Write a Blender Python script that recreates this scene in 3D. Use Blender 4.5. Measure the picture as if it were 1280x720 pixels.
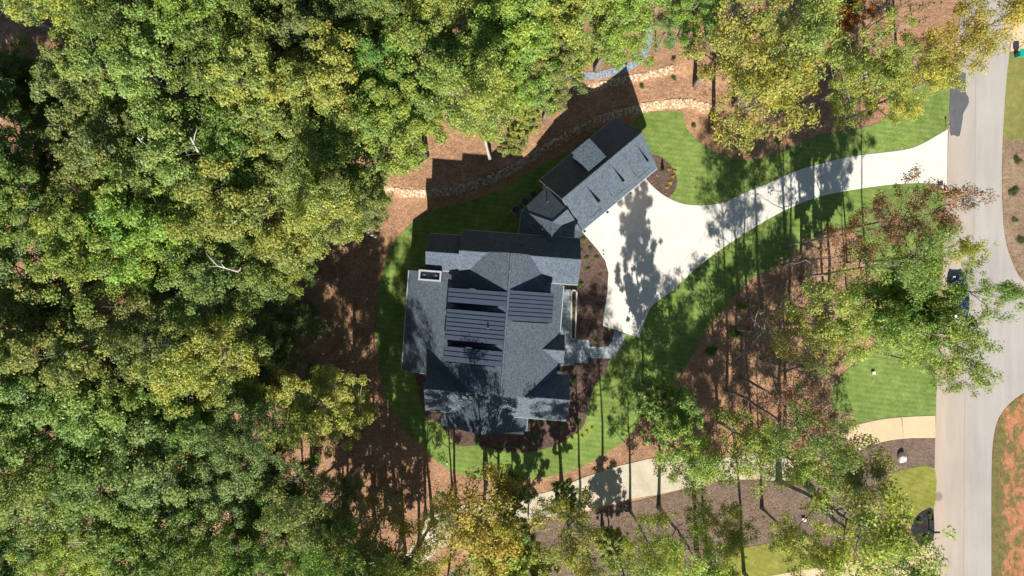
import bpy, bmesh, math, random
import numpy as np
from mathutils import Vector, Matrix, noise as mnoise

for o in list(bpy.data.objects):
    bpy.data.objects.remove(o)
SC = bpy.context.scene
COL = SC.collection
R = math.radians

# ------------------------------------------------------------------ camera
CAM_H = 77.0          # drone height above the yard
MPP = 0.09            # metres on the ground for one pixel of the 1280-wide photograph
cam_d = bpy.data.cameras.new('camera')
cam = bpy.data.objects.new('camera', cam_d)
COL.objects.link(cam)
cam.location = (0, 0, CAM_H)
cam.rotation_euler = (0, 0, 0)
cam_d.sensor_width = 36.0
cam_d.lens = 36.0 * (CAM_H / MPP) / 1280.0
cam_d.clip_start = 0.5
cam_d.clip_end = 2000
SC.camera = cam

# ------------------------------------------------------------------ light
SUN_EL = R(40.0)
SHDIR = Vector((-0.035, 1.0, 0)).normalized()      # way the shadows fall
world = bpy.data.worlds.new('World')
SC.world = world
world.use_nodes = True
wn = world.node_tree
bg = wn.nodes['Background']
sky = wn.nodes.new('ShaderNodeTexSky')
sky.sky_type = 'NISHITA'
sky.sun_disc = False
sky.sun_elevation = SUN_EL
sky.sun_rotation = math.atan2(-SHDIR.x, -SHDIR.y)
sky.altitude = 250
sky.air_density = 1.0
sky.dust_density = 0.2
sky.ozone_density = 2.0
wn.links.new(sky.outputs[0], bg.inputs[0])
bg.inputs[1].default_value = 0.052
sun_d = bpy.data.lights.new('sun', 'SUN')
sun_d.energy = 4.6
sun_d.angle = R(0.5)
sun_d.color = (1.0, 0.95, 0.87)
sun = bpy.data.objects.new('sun', sun_d)
COL.objects.link(sun)
ray = Vector((SHDIR.x * math.cos(SUN_EL), SHDIR.y * math.cos(SUN_EL), -math.sin(SUN_EL)))
sun.rotation_euler = ray.to_track_quat('-Z', 'Y').to_euler()
sun.location = (0, -60, 90)
SC.view_settings.view_transform = 'Standard'
SC.view_settings.look = 'None'
SC.view_settings.exposure = 0.95
SC.view_settings.gamma = 1.0
SC.view_settings.use_curve_mapping = False
SC.render.engine = 'CYCLES'
SC.cycles.max_bounces = 6
SC.cycles.diffuse_bounces = 3
SC.cycles.glossy_bounces = 2
SC.cycles.transmission_bounces = 4
SC.cycles.caustics_reflective = False
SC.cycles.caustics_refractive = False


# ------------------------------------------------------------------ helpers
def gpx(px, py, z=0.0):
    """photo pixel -> world point at height z above the yard"""
    k = MPP * (CAM_H - z) / CAM_H
    return Vector(((px - 640) * k, (360 - py) * k, z))


def tag(o, label=None, cat=None, group=None, kind=None):
    if label: o['label'] = label
    if cat: o['category'] = cat
    if group: o['group'] = group
    if kind: o['kind'] = kind
    return o


def empty(name, loc=(0, 0, 0), rz=0.0, parent=None):
    o = bpy.data.objects.new(name, None)
    COL.objects.link(o)
    o.location = loc
    o.rotation_euler = (0, 0, rz)
    o.empty_display_size = 0.3
    if parent: o.parent = parent
    return o


class MB:
    def __init__(self):
        self.v = []; self.f = []; self.m = []

    def poly(self, pts, mi=0):
        b = len(self.v)
        self.v += [tuple(p) for p in pts]
        self.f.append(tuple(range(b, b + len(pts)))); self.m.append(mi)

    def slab(self, pts, t, mi=0, dirv=(0, 0, -1)):
        """closed plate: top polygon pts (3d), thickness t along dirv"""
        d = Vector(dirv) * t
        n = len(pts)
        b = len(self.v)
        self.v += [tuple(p) for p in pts] + [tuple(Vector(p) + d) for p in pts]
        self.f.append(tuple(range(b, b + n))); self.m.append(mi)
        self.f.append(tuple(range(b + 2 * n - 1, b + n - 1, -1))); self.m.append(mi)
        for i in range(n):
            j = (i + 1) % n
            self.f.append((b + i, b + n + i, b + n + j, b + j)); self.m.append(mi)

    def box(self, c, s, rz=0.0, mi=0):
        cx, cy, cz = c; sx, sy, sz = (q / 2 for q in s)
        ca, sa = math.cos(rz), math.sin(rz)
        top = [Vector((cx + x * ca - y * sa, cy + x * sa + y * ca, cz + sz)) for x, y in ((-sx, -sy), (sx, -sy), (sx, sy), (-sx, sy))]
        self.slab(top, 2 * sz, mi)

    def tube(self, pts, rad, n=6, mi=0, cap=True):
        pts = [Vector(p) for p in pts]
        b = len(self.v)
        for i, p in enumerate(pts):
            d = (pts[min(i + 1, len(pts) - 1)] - pts[max(i - 1, 0)]).normalized()
            a = d.cross(Vector((0, 0, 1)))
            if a.length < 1e-3: a = Vector((1, 0, 0))
            a.normalize(); c = d.cross(a)
            for k in range(n):
                t = 2 * math.pi * k / n
                self.v.append(tuple(p + (a * math.cos(t) + c * math.sin(t)) * rad[i]))
        for i in range(len(pts) - 1):
            for k in range(n):
                k2 = (k + 1) % n
                self.f.append((b + i * n + k, b + i * n + k2, b + (i + 1) * n + k2, b + (i + 1) * n + k)); self.m.append(mi)
        if cap:
            self.f.append(tuple(b + k for k in reversed(range(n)))); self.m.append(mi)
            e = b + (len(pts) - 1) * n
            self.f.append(tuple(e + k for k in range(n))); self.m.append(mi)

    def lathe(self, c, prof, n=12, mi=0):
        self.tube([(c[0], c[1], c[2] + z) for r, z in prof], [max(r, .001) for r, z in prof], n, mi)

    def mesh(self, name, mats, smooth=False):
        me = bpy.data.meshes.new(name)
        me.from_pydata(self.v, [], self.f)
        for m in (mats if isinstance(mats, (list, tuple)) else [mats]):
            me.materials.append(m)
        if any(self.m):
            me.polygons.foreach_set('material_index', self.m)
        if smooth:
            me.polygons.foreach_set('use_smooth', [True] * len(self.f))
        me.update()
        return me

    def build(self, name, mats, parent=None, smooth=False):
        o = bpy.data.objects.new(name, self.mesh(name, mats, smooth))
        COL.objects.link(o)
        if parent: o.parent = parent
        return o


# ------------------------------------------------------------------ materials
class NT:
    def __init__(self, name):
        self.mat = bpy.data.materials.new(name)
        self.mat.use_nodes = True
        self.t = self.mat.node_tree
        self.b = self.t.nodes['Principled BSDF']
        self.out = self.t.nodes['Material Output']

    def n(self, typ, **kw):
        nd = self.t.nodes.new(typ)
        for k, v in kw.items(): setattr(nd, k, v)
        return nd

    def l(self, a, b): self.t.links.new(a, b)

    def coord(self, scale=(1, 1, 1), rot=(0, 0, 0)):
        g = self.n('ShaderNodeNewGeometry')
        mp = self.n('ShaderNodeMapping')
        mp.inputs['Scale'].default_value = scale
        mp.inputs['Rotation'].default_value = rot
        self.l(g.outputs['Position'], mp.inputs[0])
        return mp.outputs[0]

    def noise(self, scale, detail=4, rough=.6, vec=None, dist=0):
        nd = self.n('ShaderNodeTexNoise')
        nd.inputs['Scale'].default_value = scale
        nd.inputs['Detail'].default_value = detail
        nd.inputs['Roughness'].default_value = rough
        nd.inputs['Distortion'].default_value = dist
        self.l(vec if vec is not None else self.coord(), nd.inputs['Vector'])
        return nd.outputs['Fac']

    def ramp(self, fac, stops, interp='LINEAR'):
        r = self.n('ShaderNodeValToRGB')
        r.color_ramp.interpolation = interp
        e = r.color_ramp.elements
        while len(e) < len(stops): e.new(.5)
        for i, (p, c) in enumerate(stops):
            e[i].position = p
            e[i].color = (c[0], c[1], c[2], 1) if hasattr(c, '__len__') else (c, c, c, 1)
        self.l(fac, r.inputs[0])
        return r.outputs[0]

    def mix(self, fac, a, b, mode='MIX'):
        m = self.n('ShaderNodeMix', data_type='RGBA', blend_type=mode)
        for sock, v in ((m.inputs[0], fac), (m.inputs[6], a), (m.inputs[7], b)):
            if isinstance(v, (int, float)): sock.default_value = v
            elif isinstance(v, tuple): sock.default_value = (v[0], v[1], v[2], 1)
            else: self.l(v, sock)
        return m.outputs[2]

    def bump(self, h, strength=.4, dist=.05):
        b = self.n('ShaderNodeBump')
        b.inputs['Strength'].default_value = strength
        b.inputs['Distance'].default_value = dist
        self.l(h, b.inputs['Height'])
        self.l(b.outputs[0], self.b.inputs['Normal'])

    def fin(self, col, rough=.9, spec=.2, metal=0):
        if isinstance(col, tuple): self.b.inputs['Base Color'].default_value = (col[0], col[1], col[2], 1)
        else: self.l(col, self.b.inputs['Base Color'])
        self.b.inputs['Roughness'].default_value = rough
        self.b.inputs['Specular IOR Level'].default_value = spec
        self.b.inputs['Metallic'].default_value = metal
        return self.mat


M = {}


def mk_mulch(name, a, b, c, big=(.75, 1.15)):
    m = NT(name)
    n1 = m.noise(5.5, 6, .82, m.coord((1, 2.2, 1), (0, 0, .4)), .6)
    n2 = m.noise(.35, 5, .7)
    n3 = m.noise(22, 3, .7)
    n4 = m.noise(1.7, 4, .75, m.coord((1, 1.7, 1), (0, 0, -.3)), .4)
    col = m.ramp(n1, [(.36, a), (.5, b), (.64, c)])
    col = m.mix(1, col, m.ramp(n2, [(.3, big[0]), (.7, big[1])]), 'MULTIPLY')
    col = m.mix(.8, col, m.ramp(n4, [(.35, .68), (.65, 1.28)]), 'MULTIPLY')
    col = m.mix(.8, col, m.ramp(n3, [(.35, .5), (.65, 1.4)]), 'MULTIPLY')
    m.bump(m.mix(.5, n1, n3), 1.0, .2)
    return m.fin(col, .95, .1)


M['straw'] = mk_mulch('pine_straw', (.21, .108, .06), (.43, .24, .138), (.64, .415, .27), (.74, 1.25))
M['mulch'] = mk_mulch('dark_mulch', (.075, .045, .038), (.15, .095, .078), (.25, .17, .14))
M['grey_mulch'] = mk_mulch('grey_mulch', (.14, .093, .066), (.235, .165, .122), (.35, .26, .20))
M['black_mulch'] = mk_mulch('black_mulch', (.02, .018, .02), (.045, .04, .042), (.09, .08, .085))
M['dry_verge'] = mk_mulch('dry_verge', (.2, .12, .07), (.36, .25, .16), (.50, .38, .26), (.6, 1.2))


def mk_grass(name, a, b, c, stripe=.0, srot=0.0):
    m = NT(name)
    fine = m.noise(14, 5, .75)
    mid = m.noise(1.1, 4, .65)
    big = m.noise(.16, 3, .5)
    col = m.ramp(mid, [(.3, a), (.5, b), (.75, c)])
    col = m.mix(.7, col, m.ramp(fine, [(.25, .45), (.75, 1.5)]), 'MULTIPLY')
    col = m.mix(1, col, m.ramp(big, [(.3, .8), (.7, 1.15)]), 'MULTIPLY')
    if stripe:
        w = m.n('ShaderNodeTexWave', wave_type='BANDS', bands_direction='Y')
        w.inputs['Scale'].default_value = .55
        w.inputs['Distortion'].default_value = 1.2
        w.inputs['Detail'].default_value = 2
        w.inputs['Detail Scale'].default_value = .6
        m.l(m.coord(rot=(0, 0, srot)), w.inputs[0])
        col = m.mix(stripe, col, m.ramp(w.outputs['Fac'], [(.2, .75), (.8, 1.2)]), 'MULTIPLY')
    m.bump(fine, .8, .08)
    return m.fin(col, .95, .1)


M['lawn'] = mk_grass('lawn_grass', (.120, .190, .042), (.165, .235, .056), (.25, .305, .09), .3, .12)
M['yellow_grass'] = mk_grass('yellow_grass', (.17, .18, .035), (.235, .235, .05), (.30, .29, .075), .2, .4)
M['verge_grass'] = mk_grass('verge_grass', (.17, .17, .05), (.21, .205, .06), (.28, .25, .09))


def mk_concrete(name, base, var=.12, warm=None, speck=.12):
    m = NT(name)
    n1 = m.noise(.5, 5, .6)
    n2 = m.noise(20, 4, .7)
    n3 = m.noise(2.2, 4, .7, m.coord((1, .5, 1)))
    col = m.mix(m.ramp(n1, [(.35, 0.), (.65, 1.)]), base, warm or tuple(q * .92 for q in base))
    col = m.mix(1, col, m.ramp(n2, [(.3, 1 - speck), (.7, 1 + speck)]), 'MULTIPLY')
    col = m.mix(var * 3, col, m.ramp(n3, [(.3, .82), (.7, 1.1)]), 'MULTIPLY')
    oi = m.n('ShaderNodeObjectInfo')
    col = m.mix(.5, col, m.ramp(oi.outputs['Random'], [(0, .93), (1, 1.04)]), 'MULTIPLY')
    m.bump(n2, .15, .01)
    return m.fin(col, .85, .25)


M['concrete'] = mk_concrete('drive_concrete', (.62, .585, .52), .2)
M['joint'] = mk_concrete('joint_dirt', (.25, .225, .19))
M['tan_concrete'] = mk_concrete('tan_concrete', (.60, .44, .27), .1)
M['cream_gravel'] = mk_concrete('cream_gravel', (.50, .44, .335), .15, (.40, .34, .25), .3)
M['wall_white'] = mk_concrete('white_siding', (.72, .72, .70), .04, None, .03)


def mk_road():
    m = NT('road_asphalt')
    n2 = m.noise(16, 5, .75)
    n3 = m.noise(.9, 5, .7, m.coord((1, .08, 1)))
    n4 = m.noise(.12, 3, .5)
    g = m.n('ShaderNodeNewGeometry'); sx = m.n('ShaderNodeSeparateXYZ'); m.l(g.outputs['Position'], sx.inputs[0])
    mr = m.n('ShaderNodeMapRange'); mr.inputs[1].default_value = 47.5; mr.inputs[2].default_value = 52.5
    m.l(sx.outputs[0], mr.inputs[0])
    col = m.mix(mr.outputs[0], (.395, .315, .245), (.355, .328, .295))
    col = m.mix(1, col, m.ramp(n2, [(.25, .84), (.75, 1.15)]), 'MULTIPLY')
    col = m.mix(.8, col, m.ramp(n3, [(.3, .86), (.7, 1.08)]), 'MULTIPLY')
    col = m.mix(.8, col, m.ramp(n4, [(.3, .9), (.7, 1.1)]), 'MULTIPLY')
    v = m.n('ShaderNodeTexVoronoi', feature='F1'); v.inputs['Scale'].default_value = .09
    m.l(m.coord(), v.inputs['Vector'])
    col = m.mix(1, col, m.ramp(v.outputs['Distance'], [(.0, .55), (.035, .62), (.06, 1.)]), 'MULTIPLY')
    m.bump(n2, .2, .01)
    return m.fin(col, .9, .2)


M['road'] = mk_road()
M['asphalt_patch'] = mk_concrete('asphalt_patch', (.105, .11, .115), .3, (.085, .09, .095), .25)
M['slate'] = None


def mk_slate():
    m = NT('bluestone')
    b = m.n('ShaderNodeTexBrick')
    b.inputs['Scale'].default_value = 1.0
    b.inputs['Brick Width'].default_value = .62
    b.inputs['Row Height'].default_value = .42
    b.inputs['Mortar Size'].default_value = .02
    b.inputs['Color1'].default_value = (.22, .26, .29, 1)
    b.inputs['Color2'].default_value = (.33, .36, .375, 1)
    b.inputs['Mortar'].default_value = (.14, .15, .155, 1)
    m.l(m.coord(rot=(0, 0, .075)), b.inputs['Vector'])
    n = m.noise(8, 4, .7)
    col = m.mix(1, b.outputs['Color'], m.ramp(n, [(.3, .75), (.7, 1.25)]), 'MULTIPLY')
    m.bump(b.outputs['Fac'], -.3, .02)
    return m.fin(col, .7, .3)


M['slate'] = mk_slate()


def mk_gravel():
    m = NT('blue_gravel')
    v = m.n('ShaderNodeTexVoronoi'); v.inputs['Scale'].default_value = 9
    m.l(m.coord(), v.inputs['Vector'])
    bw = m.n('ShaderNodeRGBToBW'); m.l(v.outputs['Color'], bw.inputs[0])
    col = m.ramp(bw.outputs[0], [(.2, (.13, .165, .20)), (.5, (.22, .255, .29)), (.8, (.36, .39, .41))])
    m.bump(v.outputs['Distance'], .6, .05)
    return m.fin(col, .8, .3)


M['gravel'] = mk_gravel()


def mk_clay():
    m = NT('red_clay_bank')
    n1 = m.noise(.55, 8, .72, m.coord((1.7, .9, 1)), .5)
    n2 = m.noise(10, 5, .7)
    n3 = m.noise(1.6, 4, .7)
    clay = m.ramp(n3, [(.3, (.30, .125, .06)), (.6, (.44, .195, .10)), (.8, (.52, .29, .18))])
    weed = m.ramp(n3, [(.3, (.10, .085, .035)), (.7, (.20, .17, .06))])
    g = m.n('ShaderNodeNewGeometry'); sx = m.n('ShaderNodeSeparateXYZ'); m.l(g.outputs['Position'], sx.inputs[0])
    mr = m.n('ShaderNodeMapRange'); mr.inputs[1].default_value = 53.8; mr.inputs[2].default_value = 55.6
    mr.inputs[3].default_value = -.22; mr.inputs[4].default_value = .04
    m.l(sx.outputs[0], mr.inputs[0])
    ad = m.n('ShaderNodeMath', operation='ADD'); m.l(n1, ad.inputs[0]); m.l(mr.outputs[0], ad.inputs[1])
    col = m.mix(m.ramp(ad.outputs[0], [(.49, 0.), (.57, 1.)]), weed, clay)
    col = m.mix(.8, col, m.ramp(n2, [(.25, .6), (.75, 1.35)]), 'MULTIPLY')
    m.bump(m.mix(.5, n2, n1), .8, .15)
    return m.fin(col, .95, .1)


M['clay'] = mk_clay()


def mk_shingle():
    m = NT('roof_shingle')
    n1 = m.noise(13, 3, .8)
    v = m.n('ShaderNodeTexVoronoi'); v.inputs['Scale'].default_value = 6.5
    m.l(m.coord((1, 1, 1.2)), v.inputs['Vector'])
    bw = m.n('ShaderNodeRGBToBW'); m.l(v.outputs['Color'], bw.inputs[0])
    n3 = m.noise(.3, 3, .5)
    col = m.ramp(n1, [(.28, (.044, .059, .077)), (.5, (.078, .099, .123)), (.72, (.13, .156, .185))])
    col = m.mix(.55, col, m.ramp(bw.outputs[0], [(.2, .62), (.8, 1.4)]), 'MULTIPLY')
    col = m.mix(1, col, m.ramp(n3, [(.3, .95), (.7, 1.06)]), 'MULTIPLY')
    m.bump(n1, .5, .03)
    return m.fin(col, .9, .2)


M['shingle'] = mk_shingle()


def plain(name, col, rough=.6, spec=.3, metal=0., var=.1, vs=6):
    m = NT(name)
    n = m.noise(vs, 4, .6)
    c = m.mix(1, col, m.ramp(n, [(.3, 1 - var), (.7, 1 + var)]), 'MULTIPLY')
    return m.fin(c, rough, spec, metal)


M['metal_roof'] = plain('metal_roof', (.048, .063, .090), .5, .35, .15, .05, 1.2)
M['gutter'] = plain('gutter_paint', (.36, .38, .40), .5, .3, 0, .05)
M['white'] = plain('white_trim', (.78, .78, .76), .5, .3, 0, .03)
M['dark'] = plain('dark_metal', (.03, .03, .032), .5, .4, 0, .1)
M['glass'] = plain('window_glass', (.03, .04, .05), .08, .6, 0, .05)
M['garage_door'] = plain('door_wood', (.16, .085, .045), .5, .3, 0, .15)
M['vent'] = plain('vent_pipe', (.08, .085, .09), .6, .3)
M['ac'] = plain('condenser_paint', (.13, .135, .14), .5, .4)
M['orange'] = plain('cone_orange', (.85, .16, .03), .5, .4)
M['teal'] = plain('teal_plastic', (.0, .30, .22), .4, .4, 0, .06)
M['car_blue'] = plain('car_paint', (.012, .026, .07), .18, .6, .3, .04)
M['rubber'] = plain('rubber', (.02, .02, .02), .8, .2)
M['lamp_red'] = plain('tail_lamp', (.4, .02, .02), .2, .5)
M['post'] = plain('black_post', (.025, .025, .027), .6, .3)
M['blue_plastic'] = plain('blue_plastic', (.25, .40, .46), .4, .4)
M['rock'] = plain('white_rock', (.66, .62, .56), .9, .2, 0, .15, 4)
M['planter'] = plain('planter_wall', (.50, .48, .44), .8, .2, 0, .08)
M['yellow'] = plain('yellow_flower', (.72, .52, .02), .8, .2, 0, .2, 8)


def mk_stone():
    m = NT('tan_stone')
    at = m.n('ShaderNodeAttribute'); at.attribute_name = 'tint'
    sp = m.n('ShaderNodeSeparateColor'); m.l(at.outputs['Color'], sp.inputs[0])
    n = m.noise(5, 4, .7)
    c = m.ramp(sp.outputs[0], [(0, (.33, .235, .145)), (.35, (.50, .385, .25)), (.7, (.60, .48, .33)), (1, (.66, .58, .46))])
    c = m.mix(1, c, m.ramp(n, [(.3, .75), (.7, 1.2)]), 'MULTIPLY')
    m.bump(n, .4, .04)
    return m.fin(c, .9, .15)


M['stone'] = mk_stone()


def mk_bark(name, a, b):
    m = NT(name)
    n = m.noise(3, 5, .7, m.coord((2, 2, .5)))
    m.bump(n, .6, .05)
    return m.fin(m.ramp(n, [(.3, a), (.7, b)]), .95, .1)


M['bark'] = mk_bark('grey_bark', (.12, .105, .09), (.30, .275, .245))
M['pale_bark'] = mk_bark('pale_bark', (.32, .295, .26), (.55, .52, .47))


def mk_leaf():
    m = NT('leaf')
    oi = m.n('ShaderNodeObjectInfo')
    at = m.n('ShaderNodeAttribute'); at.attribute_name = 'tint'
    sp = m.n('ShaderNodeSeparateColor'); m.l(at.outputs['Color'], sp.inputs[0])
    # per-clump hue drift: towards yellow-brown on some clumps, deeper green on others
    warm = m.mix(1, oi.outputs['Color'], (1.22, 1.10, .78), 'MULTIPLY')
    deep = m.mix(1, oi.outputs['Color'], (.70, .86, .9), 'MULTIPLY')
    col = m.mix(sp.outputs[1], deep, warm)
    col = m.mix(1, col, m.ramp(sp.outputs[0], [(0, .65), (.6, 1.), (1, 1.32)]), 'MULTIPLY')
    ti = m.n('ShaderNodeMix', data_type='RGBA', blend_type='MULTIPLY')
    ti.inputs[0].default_value = 1
    m.l(col, ti.inputs[6]); ti.inputs[7].default_value = (1.25, 1.35, .55, 1)
    df = m.n('ShaderNodeBsdfDiffuse'); m.l(col, df.inputs[0])
    tr = m.n('ShaderNodeBsdfTranslucent'); m.l(ti.outputs[2], tr.inputs[0])
    gl = m.n('ShaderNodeBsdfGlossy'); gl.inputs['Roughness'].default_value = .5
    gl.inputs['Color'].default_value = (1, 1, 1, 1)
    a = m.n('ShaderNodeMixShader'); a.inputs[0].default_value = .40
    m.l(df.outputs[0], a.inputs[1]); m.l(tr.outputs[0], a.inputs[2])
    b = m.n('ShaderNodeMixShader'); b.inputs[0].default_value = .014
    m.l(a.outputs[0], b.inputs[1]); m.l(gl.outputs[0], b.inputs[2])
    m.l(b.outputs[0], m.out.inputs['Surface'])
    return m.mat


M['leaf'] = mk_leaf()


# ------------------------------------------------------------------ terrain
WALL_A = [(380, 218), (440, 228), (475, 236), (500, 241), (525, 243), (560, 240), (600, 230), (640, 212), (680, 188), (720, 165), (760, 147),
          (800, 137), (830, 132), (860, 131), (880, 136), (898, 143)]
WALL_B = [(700, 123), (722, 118), (750, 111), (780, 104), (805, 99), (838, 91)]
WA = [gpx(*p) for p in WALL_A]
WB = [gpx(*p) for p in WALL_B]
WAx = np.array([p.x for p in WA]); WAy = np.array([p.y for p in WA])
WBx = np.array([p.x for p in WB]); WBy = np.array([p.y for p in WB])


def sstep(t):
    t = np.clip(t, 0, 1)
    return t * t * (3 - 2 * t)


def terrain(x, y):
    x = np.asarray(x, float); y = np.asarray(y, float)
    ya = np.interp(x, WAx, WAy)
    wa = .8 + np.clip((WAx[0] - x) * .5, 0, 12) + np.clip((x - WAx[-1]) * .6, 0, 12)
    za = .85 * sstep((y - ya) / wa + .5)
    yb = np.interp(x, WBx, WBy)
    wb = .7 + np.clip((WBx[0] - x) * .6, 0, 12) + np.clip((x - WBx[-1]) * .7, 0, 12)
    zb = .6 * sstep((y - yb) / wb + .5)
    east = 1 - sstep((x - WAx[-1]) / 14.0)
    return (za + zb) * east


def tz(x, y): return float(terrain(x, y))


def ground_mesh():
    fx = np.arange(-66, 66.01, .45); fy = np.arange(-40, 40.01, .45)
    gx = np.concatenate([[-400, -200, -100], fx, [100, 200, 400]])
    gy = np.concatenate([[-400, -200, -100, -60], fy, [60, 100, 200, 400]])
    X, Y = np.meshgrid(gx, gy)
    Z = terrain(X, Y)
    for sc_, am in ((.12, .10), (.5, .035)):
        N = np.array([mnoise.noise(Vector((a * sc_, b * sc_, 3.1))) for a, b in zip(X.ravel(), Y.ravel())]).reshape(X.shape)
        Z = Z + am * N * ((X < -15) | (np.abs(Y) > 40))
    nx, ny = len(gx), len(gy)
    v = np.stack([X, Y, Z], -1).reshape(-1, 3)
    idx = np.arange(nx * ny).reshape(ny, nx)
    f = np.stack([idx[:-1, :-1], idx[:-1, 1:], idx[1:, 1:], idx[1:, :-1]], -1).reshape(-1, 4)
    me = bpy.data.meshes.new('ground')
    me.from_pydata(v.tolist(), [], f.tolist())
    me.materials.append(M['straw'])
    me.polygons.foreach_set('use_smooth', [True] * len(f))
    o = bpy.data.objects.new('ground', me)
    COL.objects.link(o)
    tag(o, kind='structure')
    return o


ground_mesh()


def catmull(pts, n=6, closed=True):
    out = []
    N = len(pts)
    rng = range(N if closed else N - 1)
    for i in rng:
        if closed: p0, p1, p2, p3 = (pts[(i + k - 1) % N] for k in range(4))
        else: p0, p1, p2, p3 = (pts[min(max(i + k - 1, 0), N - 1)] for k in range(4))
        for j in range(n):
            t = j / n
            out.append(tuple(.5 * (2 * b + (c - a) * t + (2 * a - 5 * b + 4 * c - d) * t * t + (3 * b - a - 3 * c + d) * t ** 3)
                             for a, b, c, d in zip(p0, p1, p2, p3)))
    if not closed: out.append(tuple(pts[-1]))
    return out


def sheet(name, px, mat, z, smooth=3, jit=0.0, seed=0, label=None, kind='structure', skirt=.06):
    rnd = random.Random(seed)
    pts = catmull(px, smooth) if smooth > 1 else px
    P = []
    for (x, y) in pts:
        p = gpx(x, y)
        if jit:
            p.x += rnd.uniform(-jit, jit); p.y += rnd.uniform(-jit, jit)
        P.append(Vector((p.x, p.y, z)))
    mb = MB()
    mb.slab(list(reversed(P)), skirt)
    o = mb.build(name, mat)
    tag(o, label, None, None, kind)
    return o


DRIVE_TOP = [(807, 223), (817, 234), (833, 246), (856, 255), (887, 256), (911, 250), (934, 239), (958, 230), (989, 216), (1020, 206),
             (1067, 195), (1130, 187), (1153, 179), (1169, 170), (1184.5, 161)]
DRIVE_BOT = [(1183, 237), (1169, 233), (1157, 229), (1137, 229), (1110, 231), (1067, 237), (1024, 246), (989, 259), (958, 275), (926, 294.5),
             (895, 316), (868, 337), (841, 363), (821, 377), (811, 388), (805.5, 404), (798.5, 422)]
DRIVE_END = [(753.5, 407), (758.6, 369), (760.5, 341), (756.6, 326), (747, 312), (729, 291), (724, 285), (796, 214)]

LAWN = [(752, 158), (720, 183), (670, 210), (620, 238), (580, 253), (545, 261), (518, 276), (498, 296), (486, 314), (476, 350), (470, 400),
        (472, 450), (480, 490), (500, 530), (530, 562), (555, 583), (590, 597), (640, 600), (690, 595), (730, 582), (765, 562), (790, 540),
        (815, 505), (840, 478), (860, 453), (880, 417), (910, 380), (937, 350), (970, 335), (993, 317), (1013, 298), (1040, 287), (1060, 285),
        (1078, 296), (1100, 337), (1102, 380), (1099, 420), (1073, 450), (1045, 475), (1038, 497), (1046, 536), (1062, 533), (1100, 524),
        (1169, 519), (1171, 480), (1173, 420), (1177, 340), (1180, 260), (1179, 234), (1110, 214), (1000, 235), (900, 280), (830, 300), (780, 250), (775, 190)]
sheet('lawn', LAWN, M['lawn'], .030, 3, .03, 1)
LAWN_N = [(803, 142), (835, 139), (852, 140), (858, 160), (875, 178), (895, 190), (925, 200), (950, 198), (975, 190), (1000, 178), (1030, 168),
          (1060, 163), (1095, 155), (1110, 143), (1112, 128), (1106, 116), (1130, 102), (1160, 90), (1188, 80), (1187, 110), (1184, 160), (1169, 176),
          (1130, 192), (1067, 205), (1020, 212), (960, 236), (900, 256), (850, 258), (815, 240), (790, 210), (785, 170)]
sheet('lawn', LAWN_N, M['lawn'], .028, 3, .03, 2)
BED = [(700, 285), (729, 291), (747, 312), (757, 326), (761, 341), (759, 369), (754, 407), (778, 417), (775, 437), (762, 449), (757, 465),
       (743, 483), (735, 512), (727, 535), (701, 553), (669, 564), (637, 565), (597, 557), (570, 556), (550, 529), (532, 519), (519, 470), (522, 440),
       (560, 400), (640, 340)]
sheet('mulch_bed', BED, M['mulch'], .045, 3, .03, 3)
sheet('mulch_bed', [(804, 195), (820, 194), (836, 204), (846, 222), (843, 239), (833, 247), (817, 236), (803, 222), (798, 208)], M['mulch'], .042, 3, .02, 4)
sheet('gravel_drive', [(470, 735), (500, 700), (525, 668), (532, 645), (560, 635), (600, 628), (650, 621), (690, 613), (730, 597), (770, 583), (810, 574), (850, 571),
                       (900, 573), (955, 566), (990, 578), (985, 600), (950, 599), (900, 600), (850, 612), (800, 622), (750, 634), (700, 646), (650, 653),
                       (600, 666), (560, 680), (530, 705), (510, 735)], M['cream_gravel'], .050, 3, .05, 5)
sheet('grey_mulch_bed', [(640, 665), (700, 650), (750, 637), (800, 625), (850, 614), (900, 602), (950, 601), (990, 602), (1000, 582), (1060, 562), (1100, 553), (1130, 548), (1169, 547),
                         (1168, 584), (1130, 588), (1116, 594), (1110, 612), (1110, 640), (1060, 690), (1000, 680), (950, 682), (912, 692), (900, 740), (640, 740)],
      M['grey_mulch'], .026, 3, .04, 6)
sheet('neighbour_lawn', [(1168, 585), (1130, 587), (1115, 593), (1108, 612), (1106, 628), (1115, 645), (1135, 655), (1150, 652), (1166, 640)], M['yellow_grass'], .046, 3, .03, 7)
sheet('neighbour_lawn', [(910, 691), (950, 681), (1000, 672), (1025, 690), (1010, 711), (950, 722), (915, 740), (905, 720)], M['yellow_grass'], .047, 3, .03, 8)
sheet('black_mulch_bed', [(1141, 655), (1146, 644), (1158, 636), (1166, 638), (1166.5, 676), (1150, 681), (1139, 668)], M['black_mulch'], .056, 3, .02, 9)
sheet('concrete_apron', [(1166, 676), (1150, 682), (1120, 692), (1060, 703), (1000, 713), (950, 722), (940, 745), (1165, 745)], M['tan_concrete'], .060, 1)

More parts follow.
